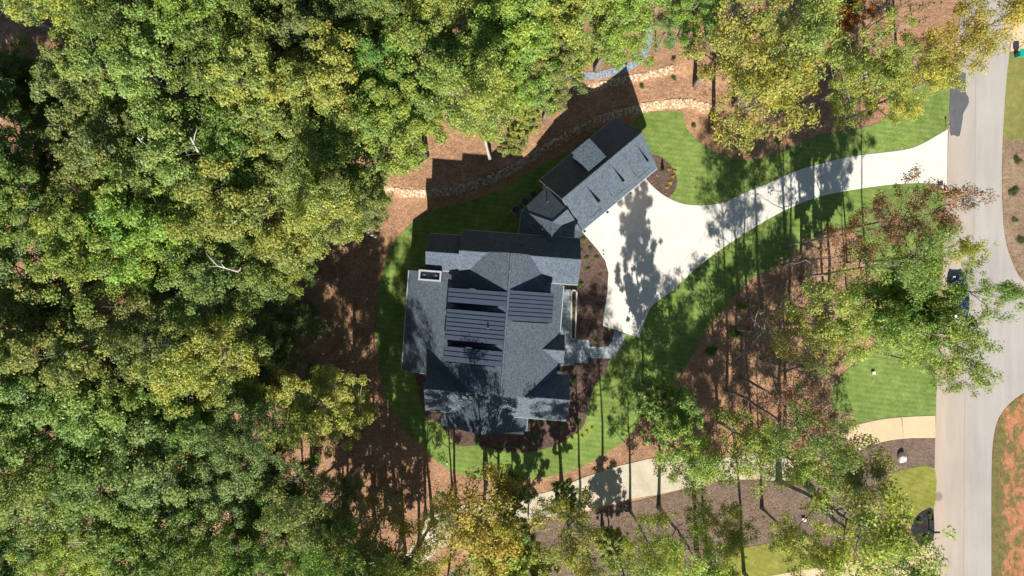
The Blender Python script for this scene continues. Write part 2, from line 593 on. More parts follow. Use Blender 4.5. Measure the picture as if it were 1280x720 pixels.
# road, laid over the verges
ROAD_L = [(1212, -160), (1206, -20), (1191, 80), (1185.5, 165), (1183, 240), (1178, 350), (1172, 450), (1168.5, 560), (1166, 740), (1165, 900)]
ROAD_R = [(1240, 900), (1239, 735), (1239, 600), (1242, 545), (1252, 516), (1278, 492), (1330, 472), (1420, 460), (1420, 392), (1330, 376), (1281, 353), (1263, 322),
          (1254, 282), (1252, 205), (1256, 120), (1262, 60), (1270, -20), (1276, -160)]
sheet('road', ROAD_L + ROAD_R, M['road'], .040, 4, .02, 10, skirt=.05)
sheet('asphalt_patch', [(1191, 92), (1207, 92), (1206, 113), (1211, 122), (1209, 132), (1204, 142), (1202, 158), (1199, 171), (1192, 169), (1186, 166), (1187, 130)], M['asphalt_patch'], .046, 2, .06, 11, skirt=.03)
sheet('verge', [(1255, 172), (1253, 205), (1254.5, 282), (1263.5, 322), (1281, 353), (1330, 375), (1420, 391), (1420, 172)], M['dry_verge'], .034, 2, .04, 12)
sheet('verge_lawn', [(1262, 66), (1256.5, 120), (1254.5, 173), (1420, 174), (1420, 66)], M['verge_grass'], .036, 2, .03, 13)
sheet('clay_bank', [(1240, 900), (1239.5, 735), (1239.5, 600), (1242.5, 545), (1252, 517), (1278, 493), (1330, 473), (1420, 461), (1420, 900)], M['clay'], .036, 2, .04, 14)
sheet('concrete_apron', [(1262.5, 64), (1267, 22), (1274, -10), (1420, -10), (1420, 64)], M['tan_concrete'], .052, 1)

# road seam strips (a long construction joint and tar lines)
mb = MB()
for pts in ([(1222, -20), (1219, 120), (1218, 240), (1216, 330)], [(1207, 450), (1205, 560), (1204, 735)]):
    pp = [gpx(*p) for p in catmull(pts, 5, False)]
    for a, b in zip(pp[:-1], pp[1:]):
        mb.poly([(a.x - .02, a.y, .0455), (a.x + .02, a.y, .0455), (b.x + .02, b.y, .0455), (b.x - .02, b.y, .0455)])
tag(mb.build('road_joint', M['joint']), kind='structure')


# driveway: concrete panels cut by joints
def cut_panels(outline, lines, z, mat, parent, gap=.12, t=.10, name='concrete_panel'):
    bm = bmesh.new()
    vs = [bm.verts.new((p.x, p.y, z)) for p in outline]
    bm.faces.new(vs)
    bmesh.ops.triangulate(bm, faces=bm.faces[:])
    for (a, b) in lines:
        d = (b - a).normalized()
        nrm = Vector((-d.y, d.x, 0))
        ln = (b - a).length
        # only cut where the joint runs
        geom = []
        for f in bm.faces:
            c = f.calc_center_median()
            geom.append(f)
        es = set(e for f in geom for e in f.edges); vs_ = set(v for f in geom for v in f.verts)
        bmesh.ops.bisect_plane(bm, geom=list(vs_) + list(es) + geom, plane_co=a, plane_no=nrm)
    # label faces by side of every line segment they face
    groups = {}
    for f in bm.faces:
        c = f.calc_center_median()
        key = []
        for (a, b) in lines:
            d = (b - a).normalized(); nrm = Vector((-d.y, d.x, 0))
            key.append((c - a).dot(nrm) > 0)
        groups.setdefault(tuple(key), []).append([v.co.copy() for v in f.verts])
    bm.free()
    n = 0
    for key, tris in groups.items():
        b2 = bmesh.new()
        for tri in tris:
            b2.faces.new([b2.verts.new(p) for p in tri])
        bmesh.ops.remove_doubles(b2, verts=b2.verts[:], dist=.002)
        ar = sum(f.calc_area() for f in b2.faces)
        if ar < .25:
            b2.free(); continue
        bmesh.ops.recalc_face_normals(b2, faces=b2.faces[:])
        for f in b2.faces:
            if f.normal.z < 0: f.normal_flip()
        bmesh.ops.inset_region(b2, faces=b2.faces[:], thickness=gap / 2, use_boundary=True)
        for f in [f for f in b2.faces if any(len(e.link_faces) < 2 for e in f.edges)]: pass
        rim = [v for v in b2.verts if v.is_boundary]
        for v in rim: v.co.z -= .03
        me = bpy.data.meshes.new(name)
        b2.to_mesh(me); b2.free()
        me.materials.append(mat)
        o = bpy.data.objects.new(name, me); COL.objects.link(o); o.parent = parent
        n += 1
    return n


drv_out = [gpx(*p) for p in catmull(DRIVE_TOP, 4, False) + catmull(DRIVE_BOT, 4, False) + DRIVE_END]
drive_root = tag(sheet('driveway', catmull(DRIVE_TOP, 4, False) + catmull(DRIVE_BOT, 4, False) + DRIVE_END, M['joint'], .055, 1), kind='structure')
g = lambda a, b: (gpx(*a), gpx(*b))
JL = [g((745, 318), (830, 243)), g((773, 252), (840, 330)), g((790, 412), (905, 258)),
      g((845, 255), (852, 357)), g((905, 248), (896, 320)), g((960, 228), (965, 276)), g((1020, 203), (1030, 248)), g((1080, 190), (1085, 238)), g((1143, 180), (1146, 232))]
cut_panels(drv_out, JL, .085, M['concrete'], drive_root)
# tan walk of the neighbour, cut into slabs
tan_px = catmull([(1048, 541), (1062, 533), (1100, 524), (1135, 520.5), (1169, 519)], 4, False) + catmull([(1169, 547), (1130, 548), (1100, 553), (1075, 562), (1062, 560)], 4, False)
tan_root = sheet('neighbour_walk', tan_px, M['joint'], .055, 1)
cut_panels([gpx(*p) for p in tan_px], [g((1087, 525), (1095, 556)), g((1126, 519), (1129, 550))], .08, M['tan_concrete'], tan_root)
# bluestone walk from drive to porch
sheet('walkway', [(716, 424), (736, 425), (737, 433), (750, 433.5), (759, 433), (765, 427), (768, 413), (782, 418), (777.5, 432), (770, 443), (762, 448), (745, 448), (735, 447), (735, 454), (716, 453)], M['slate'], .075, 1)

# gravel path on the upper terrace
mb = MB()
pp = [gpx(x, y) for x, y in catmull([(803, 20), (807, 45), (806, 62), (799, 77), (785, 88), (765, 95), (745, 99), (722, 100), (700, 96)], 8, False)]
prev = None
for i, p in enumerate(pp):
    d = (pp[min(i + 1, len(pp) - 1)] - pp[max(i - 1, 0)]).normalized(); nn = Vector((-d.y, d.x, 0)) * .42
    q = []
    for s in (-1, 1):
        w = p + nn * s; w.z = tz(w.x, w.y) + .045; q.append(w)
    if prev: mb.poly([prev[0], q[0], q[1], prev[1]])
    prev = q
tag(mb.build('gravel_path', M['gravel']), kind='structure')


# ------------------------------------------------------------------ stone retaining walls
def stone_mesh(bmv, bmf, tint, c, s, rnd):
    """one rough stone: jittered octahedron-ish block"""
    base = len(bmv)
    q = Matrix.Rotation(rnd.uniform(0, 6.28), 3, 'Z') @ Matrix.Rotation(rnd.uniform(-.3, .3), 3, 'X')
    t = rnd.random()
    for x in (-1, 1):
        for y in (-1, 1):
            for z in (-1, 1):
                k = rnd.uniform(.75, 1.1)
                v = q @ Vector((x * s[0] * k * .5, y * s[1] * rnd.uniform(.75, 1.1) * .5, z * s[2] * .5 * rnd.uniform(.8, 1.1)))
                bmv.append((c[0] + v.x, c[1] + v.y, c[2] + v.z)); tint.append(t)
    for f in ((0, 1, 3, 2), (4, 6, 7, 5), (0, 4, 5, 1), (2, 3, 7, 6), (0, 2, 6, 4), (1, 5, 7, 3)):
        bmf.append(tuple(base + k for k in f))


def stone_wall(label, pts, width, n_per_m, seed):
    rnd = random.Random(seed)
    P = [gpx(*p) for p in catmull(pts, 6, False)]
    root = empty('retaining_wall', (P[len(P) // 2].x, P[len(P) // 2].y, 0))
    tag(root, label, 'stone wall')
    V, F, T = [], [], []
    for a, b in zip(P[:-1], P[1:]):
        L = (b - a).length
        d = (b - a).normalized(); nn = Vector((-d.y, d.x, 0))
        for k in range(max(1, int(L * n_per_m))):
            w = rnd.uniform(-.5, .5) * width
            p = a + d * rnd.uniform(0, L) + nn * w
            s = rnd.uniform(.12, .28)
            z = tz(p.x, p.y)
            stone_mesh(V, F, T, (p.x, p.y, z + s * .15), (s, s * rnd.uniform(.6, .9), s * .55), rnd)
    me = bpy.data.meshes.new('stones')
    me.from_pydata([(x - root.location.x, y - root.location.y, z) for x, y, z in V], [], F)
    me.materials.append(M['stone'])
    ca = me.color_attributes.new('tint', 'FLOAT_COLOR', 'POINT')
    arr = np.ones((len(V), 4), np.float32); arr[:, 0] = T
    ca.data.foreach_set('color', arr.ravel())
    o = bpy.data.objects.new('stones', me); COL.objects.link(o); o.parent = root
    o['kind'] = 'stuff'


stone_wall('long curving wall of stacked tan stones behind the garage and house', WALL_A[2:], .72, 36, 21)
stone_wall('short tan stone wall below the blue gravel path', [(708, 121)] + WALL_B[1:], .62, 34, 22)

# ------------------------------------------------------------------ house
HR = R(-4.3)
hc, hs = math.cos(HR), math.sin(HR)


def HW(x, y, z=0.0): return Vector((x * hc - y * hs, x * hs + y * hc, z))


GD = Vector((-.768, -.64, 0)).normalized(); GP = Vector((.64, -.768, 0)).normalized()


def GW(a, p, z=0.0): return GD * a + GP * p + Vector((0, 0, z))


house = empty('house', (0, 0, 0))
tag(house, 'large white house with grey shingle and metal roofs and an angled garage wing', 'house')


def part(fn, name, mat, parent=house, smooth=False):
    mb = MB(); fn(mb)
    return mb.build(name, mat, parent, smooth)


def roof_plane(pts, parent=house, name='roof', t=.22, mat=None):
    mb = MB()
    pts = [Vector(p) for p in pts]
    n = Vector((0, 0, 0))
    for i in range(len(pts)):
        n += pts[i].cross(pts[(i + 1) % len(pts)])
    if n.z < 0: pts.reverse()
    mb.slab(pts, t)
    return mb.build(name, mat or M['shingle'], parent)


def trim(parent, pts, w=.10, name='gutter', mat=None):
    mb = MB()
    for a, b in zip(pts[:-1], pts[1:]):
        mb.tube([a, b], [w / 2, w / 2], 6)
    return mb.build(name, mat or M['gutter'], parent)


def gable(T, x0, x1, yr, zr, yn, zn, ys, zs, inset=.35, wall=True, gut=True):
    """ridge along local x from x0 to x1 at y=yr; T maps local to world"""
    A = roof_plane([T(x0, yr, zr), T(x1, yr, zr), T(x1, yn, zn), T(x0, yn, zn)])
    B = roof_plane([T(x0, yr, zr), T(x1, yr, zr), T(x1, ys, zs), T(x0, ys, zs)])
    # ridge cap
    trim(A, [T(x0 + .02, yr, zr), T(x1 - .02, yr, zr)], .16, 'ridge_cap', M['shingle'])
    if gut:
        for y, z, pl in ((yn, zn, A), (ys, zs, B)):
            trim(pl, [T(x0, y, z - .12), T(x1, y, z - .12)], .11)
        for x in (x0, x1):
            trim(A, [T(x, yn, zn - .14), T(x, yr, zr - .14)], .05, 'rake_board')
            trim(B, [T(x, yr, zr - .14), T(x, ys, zs - .14)], .05, 'rake_board')
    if wall:
        def f(mb):
            sg = 1 if yn > ys else -1
            e0, e1 = x0 + inset, x1 - inset
            an, as_ = yn - sg * .45, ys + sg * .45
            kn = (zr - zn) / abs(yr - yn); ks = (zr - zs) / abs(yr - ys)
            prof = [(an, 0), (an, zn + kn * .45 - .24), (yr, zr - .24), (as_, zs + ks * .45 - .24), (as_, 0)]
            n = len(prof)
            for x in (e0, e1):
                mb.poly([T(x, y, z) for y, z in prof])
            for i in range(n - 1):
                (ya, za), (yb, zb) = prof[i], prof[i + 1]
                mb.poly([T(e0, ya, za), T(e1, ya, za), T(e1, yb, zb), T(e0, yb, zb)])
        part(f, 'wall', M['wall_white'])
    return A, B


# main north-south roof
RX, RZ = -.3, 11.8
mzW = lambda x: RZ - .64 * (RX - x)
mzE = lambda x: RZ - .80 * (x - RX)
wpts = [(RX, 3.35), (-2.8, 3.2), (-5.5, 2.2), (-7.2, 1.05), (-10.95, 1.05), (-10.9, -9.45), (-7.7, -9.45), (-3.4, -10.5), (RX, -10.5)]
wR = roof_plane([HW(x, y, mzW(x)) for x, y in wpts])
eR = roof_plane([HW(x, y, mzE(x)) for x, y in [(RX, 3.35), (1.9, 3.2), (5.2, 3.0), (5.2, -10.5), (RX, -10.5)]])
trim(wR, [HW(RX, 3.3, RZ), HW(RX, -10.5, RZ)], .26, 'ridge_cap', M['shingle'])
trim(wR, [HW(-10.97, 1.05, mzW(-10.95) - .1), HW(-10.92, -9.45, mzW(-10.9) - .1)], .17)
trim(wR, [HW(-10.95, 1.06, mzW(-10.95) - .12), HW(-9.4, 1.06, mzW(-9.4) - .12)], .06, 'rake_board')
trim(wR, [HW(-10.9, -9.47, mzW(-10.9) - .12), HW(-7.9, -9.47, mzW(-7.9) - .12)], .06, 'rake_board')
trim(eR, [HW(5.22, .6, mzE(5.2) - .1), HW(5.22, -4.3, mzE(5.2) - .1)], .15)


def main_wall(mb):
    prof = [(-10.4, 0), (-10.4, mzW(-10.4) - .25), (RX, RZ - .25), (4.75, mzE(4.75) - .25), (4.75, 0)]
    for y in (2.9, -9.0): mb.poly([HW(x, y if x > -8 else min(y, .7), z) for x, z in prof])
    for (xa, za), (xb, zb) in zip(prof[:-1], prof[1:]):
        mb.poly([HW(xa, .7 if xa < -8 else 2.9, za), HW(xb, .7 if xb < -8 else 2.9, zb), HW(xb, -9, zb), HW(xa, -9, za)])


part(main_wall, 'wall', M['wall_white'])
part(lambda mb: mb.slab([HW(RX, 3.37, RZ - .02), HW(-2.9, 3.34, mzW(-2.9) - .02), HW(2.1, 3.34, mzE(2.1) - .02)], .12, 0, HW(0, -1, 0)), 'gable_panel', M['shingle'])
# north wing (centre and lower west end)
gable(HW, -5.4, 6.5, 3.25, 10.3, 5.5, 7.8, .80, 8.78)
gable(HW, -8.72, -5.38, 2.92, 9.9, 4.9, 7.7, 1.20, 8.8)
# south cross gable and south gable
gable(HW, -7.85, 6.5, -10.55, 9.9, -8.45, 7.0, -13.05, 7.55)
HWx = lambda a, b, z=0.0: HW(b, a, z)       # ridge along local y
gable(HWx, -14.62, -10.6, -1.95, 9.75, 2.62, 6.45, -6.22, 6.65)
# entry portico gable
gable(HW, 2.6, 5.72, -5.87, 8.75, -4.38, 7.2, -7.3, 7.2, wall=False)
for yy in (-4.75, -6.95):
    part(lambda mb: (mb.box((*HW(5.35, yy)[:2], 3.6), (.32, .32, 7.2), HR), mb.box((*HW(5.35, yy)[:2], .3), (.45, .45, .5), HR)), 'porch_post', M['white'])
# white bay roof slab under the south gable
part(lambda mb: (mb.slab([HW(-3.9, -14.2, 5.75), HW(-3.9, -15.12, 5.65), HW(2.35, -15.18, 5.65), HW(2.35, -14.2, 5.75)], .22),
                 mb.slab([HW(-3.6, -14.2, 5.5), HW(-3.6, -14.9, 5.5), HW(2.1, -14.9, 5.5), HW(2.1, -14.2, 5.5)], 5.5)), 'bay', M['white'])


# shed dormers with standing seam panels
def shed(T, x_hi, z_hi, x_lo, z_lo, y0, y1, npan, mat, z_base, nm='shed_dormer', wall=None):
    root = empty(nm, (0, 0, 0), 0, house)
    sgn = 1 if x_lo > x_hi else -1
    mb = MB()
    # body: front and cheek walls
    xf = x_lo - sgn * .25
    zf = z_lo + (z_hi - z_lo) * .25 / abs(x_lo - x_hi) - .2
    for y in (y0 + .12, y1 - .12):
        mb.poly([T(x_hi + sgn * .4, y, z_hi - .35), T(xf, y, zf), T(xf, y, z_base), T(x_hi + sgn * .4, y, z_hi - .9)])
    mb.poly([T(xf, y0 + .12, zf), T(xf, y1 - .12, zf), T(xf, y1 - .12, z_base), T(xf, y0 + .12, z_base)])
    mb.build('dormer_wall', M[wall or 'wall_white'], root)
    if npan:
        w = (y1 - y0) / npan
        for i in range(npan):
            a, b = y0 + i * w, y0 + (i + 1) * w
            m2 = MB()
            pts = [T(x_hi, a + .006, z_hi), T(x_lo, a + .006, z_lo), T(x_lo, b - .006, z_lo), T(x_hi, b - .006, z_hi)]
            n = (pts[1] - pts[0]).cross(pts[2] - pts[0])
            if n.z < 0: pts.reverse()
            m2.slab(pts, .08)
            # raised seam on the far edge
            e = [T(x_hi, a - .03, z_hi + .075), T(x_lo, a - .03, z_lo + .075), T(x_lo, a + .03, z_lo + .075), T(x_hi, a + .03, z_hi + .075)]
            if n.z < 0: e.reverse()
            m2.slab(e, .085)
            m2.build('metal_panel', mat, root)
    else:
        roof_plane([T(x_hi, y0, z_hi), T(x_lo, y0, z_lo), T(x_lo, y1, z_lo), T(x_hi, y1, z_hi)], root, 'dormer_roof', .14, mat)
    m3 = MB()
    m3.tube([T(x_lo, y0, z_lo - .08), T(x_lo, y1, z_lo - .08)], [.06, .06], 6)
    m3.build('gutter', M['dark'], root)
    # front windows
    nw = max(1, int(abs(y1 - y0) / 1.3))
    for i in range(nw):
        yc = y0 + (y1 - y0) * (i + .5) / nw
        zc_ = (zf + z_base) / 2
        hh = max(.3, abs(zf - z_base) * .55) / 2
        m4 = MB()
        m4.slab([T(xf + sgn * .05, yc - .35, zc_ - hh), T(xf + sgn * .05, yc + .35, zc_ - hh), T(xf + sgn * .05, yc + .35, zc_ + hh), T(xf + sgn * .05, yc - .35, zc_ + hh)], .06, 0, (T(-sgn, 0) - T(0, 0)))
        m4.build('window', M['glass'], root)
    return root


for y0, y1, n in ((-.46, -1.81, 3), (-2.52, -5.48, 7), (-6.16, -7.58, 3)):
    shed(HW, RX - .15, RZ - .06, -6.14, 10.3, y0, y1, n, M['metal_roof'], mzW(-5.9) - .1, wall='vent')  # dark wall colour paints in the shade of the gaps between dormers
shed(HW, RX + .15, RZ - .06, 4.07, 10.45, -.25, -3.08, 7, M['metal_roof'], mzE(3.8) - .1, wall='vent')


# chimney
def chim(mb):
    x0, x1, y0, y1, zt = -9.28, -7.04, .08, 1.14, 9.6
    w = .16
    for (a, b, c, d) in ((x0, x1, y0, y0 + w), (x0, x1, y1 - w, y1), (x0, x0 + w, y0 + w, y1 - w), (x1 - w, x1, y0 + w, y1 - w)):
        mb.slab([HW(a, c, zt), HW(b, c, zt), HW(b, d, zt), HW(a, d, zt)], zt - 4.5)


M['chimney'] = plain('chimney_paint', (.34, .35, .36), .7, .2, 0, .08)
ch = part(chim, 'chimney', M['chimney'])
part(lambda mb: mb.slab([HW(-9.14, .22, 9.0), HW(-7.18, .22, 9.0), HW(-7.18, 1.0, 9.0), HW(-9.14, 1.0, 9.0)], .3), 'chimney_cap', M['shingle'], ch)
for xf_ in (-8.75, -7.6):
    part(lambda mb: mb.lathe(HW(xf_, .6, 9.0), [(.13, 0), (.13, .25), (.16, .26), (.16, .32)], 10), 'flue', M['vent'], ch)


def vent(w, n=Vector((0, 0, 1)), h=.35, r=.07):
    part(lambda mb: mb.lathe(w - Vector((0, 0, .15)), [(r * 1.8, 0), (r * 1.8, .16), (r, .2), (r, h + .15)], 8), 'vent_pipe', M['vent'])


vent(HW(-3.1, 4.3, 10.3 - 1.11 * 1.05)); vent(HW(.6, 4.4, 10.3 - 1.11 * 1.15), h=.3)
vent(HW(-2.0, -4.0, 11.35), h=.5)

# garage wing
GZ = 9.0
gable(GW, -19.85, -9.5, -3.6, GZ, -6.86, 4.9, .12, 4.9, inset=.3)
# link roof between garage and house
J, Q = gpx(690.8, 277.7, 8.5), gpx(709.5, 261.8, 8.5)
A1, A2, B1 = gpx(681.5, 235.5, 5.9), gpx(652, 264, 5.9), gpx(647, 300, 5.9)
K2, E1, F1 = gpx(688.3, 320, 8.5), gpx(721, 303, 5.4), gpx(728.5, 290, 4.93)
l1 = roof_plane([Q, J, A2, A1])
l2 = roof_plane([J, K2, B1, A2])
for tri in ((J, K2, E1), (J, E1, F1), (J, F1, Q)):
    roof_plane(tri)
trim(l1, [A1 - Vector((0, 0, .1)), A2 - Vector((0, 0, .1)), B1 - Vector((0, 0, .1))], .12)
trim(l1, [Q, J, A2], .13, 'ridge_cap', M['shingle'])
trim(l2, [J, K2], .13, 'ridge_cap', M['shingle'])


def link_wall(mb):
    base = [(-9.7, -5.3), (-6.3, -5.3), (-4.6, -3.9), (-4.6, -.5), (-9.7, -.5)]
    mb.slab([GW(a, p, 4.8) for a, p in reversed(base)], 4.8)


part(link_wall, 'wall', M['wall_white'])
vent(gpx(684, 253, 6.9), h=.8, r=.06); vent(gpx(668, 283, 7.0)); vent(gpx(678, 287, 7.7), h=.3)
# three small front dormers over the bays and the wide rear one
GX = lambda x, y, z=0.0: GW(y, x, z)
gfz = lambda p: GZ - (GZ - 4.9) / 3.72 * (p + 3.6)
for ac in (-17.95, -14.72, -11.45):
    shed(GX, -3.05, gfz(-3.05) + .04, -.42, gfz(-.42) + 1.55, ac - .82, ac + .82, 0, M['shingle'], gfz(-.5) - .2, wall='shingle')
shed(GX, -4.0, GZ - .35, -6.62, 8.05, -15.65, -13.35, 0, M['shingle'], 4.9, wall='shingle')

# garage doors, lamps, windows and front door
for ac in (-17.95, -14.72, -11.45):
    d = part(lambda mb: mb.slab([GW(ac - 1.25, -.29, .1), GW(ac + 1.25, -.29, .1), GW(ac + 1.25, -.29, 2.6), GW(ac - 1.25, -.29, 2.6)], .06, 0, -GP), 'garage_door', M['garage_door'])
    for k in range(4):
        zc = .4 + k * .6
        part(lambda mb: mb.slab([GW(ac - 1.15, -.262, zc - .24), GW(ac + 1.15, -.262, zc - .24), GW(ac + 1.15, -.262, zc + .24), GW(ac - 1.15, -.262, zc + .24)], .03, 0, -GP), 'door_panel', M['garage_door'], d)
for ac in (-19.3, -16.3, -13.1, -9.9):
    part(lambda mb: (mb.tube([GW(ac, -.3, 3.6), GW(ac, .05, 3.9), GW(ac, .3, 3.7)], [.03, .03, .03], 6), mb.lathe(GW(ac, .3, 3.45), [(.16, 0), (.10, .14), (.03, .26)], 10)), 'wall_lamp', M['dark'])


def window(c, ax, nrm, w, h):
    f = part(lambda mb: mb.slab([c - ax * (w / 2 + .1) + Vector((0, 0, -h / 2 - .1)), c + ax * (w / 2 + .1) + Vector((0, 0, -h / 2 - .1)), c + ax * (w / 2 + .1) + Vector((0, 0, h / 2 + .1)), c - ax * (w / 2 + .1) + Vector((0, 0, h / 2 + .1))], .05, 0, -nrm), 'window', M['white'])
    c2 = c + nrm * .02
    part(lambda mb: mb.slab([c2 - ax * w / 2 + Vector((0, 0, -h / 2)), c2 + ax * w / 2 + Vector((0, 0, -h / 2)), c2 + ax * w / 2 + Vector((0, 0, h / 2)), c2 - ax * w / 2 + Vector((0, 0, h / 2))], .04, 0, -nrm), 'pane', M['glass'], f)


hx = HW(1, 0); hy = HW(0, 1)
for y in (-7.5, -4.8, -2.1): window(HW(-10.44, y, 2.2), hy, -hx, 1.3, 1.9)
for x in (-3.5, -.6, 3.6): window(HW(x, 5.09, 5.2), hx, hy, 1.1, 1.7)
for x in (-6.2, -5.2): window(HW(x, 4.49, 5.0), hx, hy, .8, 1.6)
for x in (-2.6, -.7, 1.2): window(HW(x, -14.94, 3.0), hx, -hy, 1.1, 2.2)
for x in (3.6, 5.2): window(HW(x, -12.64, 3.0), hx, -hy, 1.0, 1.9)
for y in (-10.6,): window(HW(6.19, y, 3.2), hy, hx, 1.3, 2.0)
for y in (2.8,): window(HW(6.19, y, 4.2), hy, hx, 1.3, 2.0)
part(lambda mb: mb.slab([HW(4.8, -6.4, .5), HW(4.8, -5.3, .5), HW(4.8, -5.3, 2.9), HW(4.8, -6.4, 2.9)], .06, 0, -hx), 'front_door', M['garage_door'])

# porch slab, steps and planter box
porch = tag(sheet('porch', [(692, 362), (713, 362), (713, 422), (719.5, 424), (718, 456), (692, 458)], M['slate'], .42, 1, skirt=.4), 'raised bluestone porch along the front door side of the house', 'porch', kind=None)
part(lambda mb: mb.slab([gpx(718.8, 427, .24), gpx(717.8, 452, .24), gpx(722.5, 452.5, .24), gpx(723.5, 427.5, .24)], .2), 'step', M['slate'], porch)
mb = MB()
q = [gpx(714, 363), gpx(720.5, 363.5), gpx(718.5, 424), gpx(713.4, 423.5)]
for a, b in zip(q, q[1:] + q[:1]):
    d = (b - a); c = (a + b) / 2
    mb.box((c.x, c.y, .28), (d.length + .16, .16, .55), math.atan2(d.y, d.x))
pl = mb.build('planter_box', M['planter'])
tag(pl, 'long narrow raised planter box beside the bluestone porch', 'planter')
part(lambda m_: m_.slab([gpx(714.2, 364, .40), gpx(713.8, 423, .40), gpx(718, 423, .40), gpx(720, 364, .40)], .3), 'soil', M['mulch'], pl)


# ------------------------------------------------------------------ foliage
def leaf_arrays(rs, centers, radii, counts, size, flat, clump_t, needle=False, up=.75):
    """leaf faces spread over clumps: returns verts (4N,3) and tint (4N,4)"""
    vv, tt = [], []
    for c, r, n, ct in zip(centers, radii, counts, clump_t):
        d = rs.normal(size=(n, 3)); d /= np.linalg.norm(d, axis=1, keepdims=True)
        rad = r * rs.uniform(0, 1.0, n) ** .45 * np.where(rs.uniform(0, 1, n) < .10, rs.uniform(1, 1.6, n), 1)
        p = c + d * rad[:, None] * np.array([1, 1, flat])
        nrm = d * .6 + rs.normal(size=(n, 3)) * .5 + np.array([0, 0, up])
        nrm /= np.linalg.norm(nrm, axis=1, keepdims=True)
        t = np.cross(nrm, rs.normal(size=(n, 3))); t /= np.linalg.norm(t, axis=1, keepdims=True)
        b = np.cross(nrm, t)
        L = size * rs.uniform(.65, 1.35, n)[:, None]
        Wd = L * ((.14 if needle else .62) * rs.uniform(.8, 1.2, n)[:, None])
        droop = -nrm * L * .12
        q = np.stack([p - t * L * .5 + droop, p - b * Wd * .5, p + t * L * .5 + droop, p + b * Wd * .5], 1)
        vv.append(q.reshape(-1, 3))
        s = rs.uniform(0, 1, n)
        a = np.zeros((n, 4, 4), np.float32); a[:, :, 0] = s[:, None]; a[:, :, 1] = np.clip(ct + rs.normal(0, .12, n), 0, 1)[:, None]; a[:, :, 3] = 1
        tt.append(a.reshape(-1, 4))
    return np.concatenate(vv), np.concatenate(tt)


def leaf_mesh(name, V, T):
    n = len(V) // 4
    me = bpy.data.meshes.new(name)
    me.vertices.add(len(V)); me.vertices.foreach_set('co', V.astype(np.float32).ravel())
    me.loops.add(len(V)); me.loops.foreach_set('vertex_index', np.arange(len(V), dtype=np.int32))
    me.polygons.add(n); me.polygons.foreach_set('loop_start', np.arange(0, len(V), 4, dtype=np.int32))
    try: me.polygons.foreach_set('loop_total', np.full(n, 4, np.int32))
    except Exception: pass
    ca = me.color_attributes.new('tint', 'FLOAT_COLOR', 'POINT')
    ca.data.foreach_set('color', T.astype(np.float32).ravel())
    me.materials.append(M['leaf'])
    me.update()
    return me


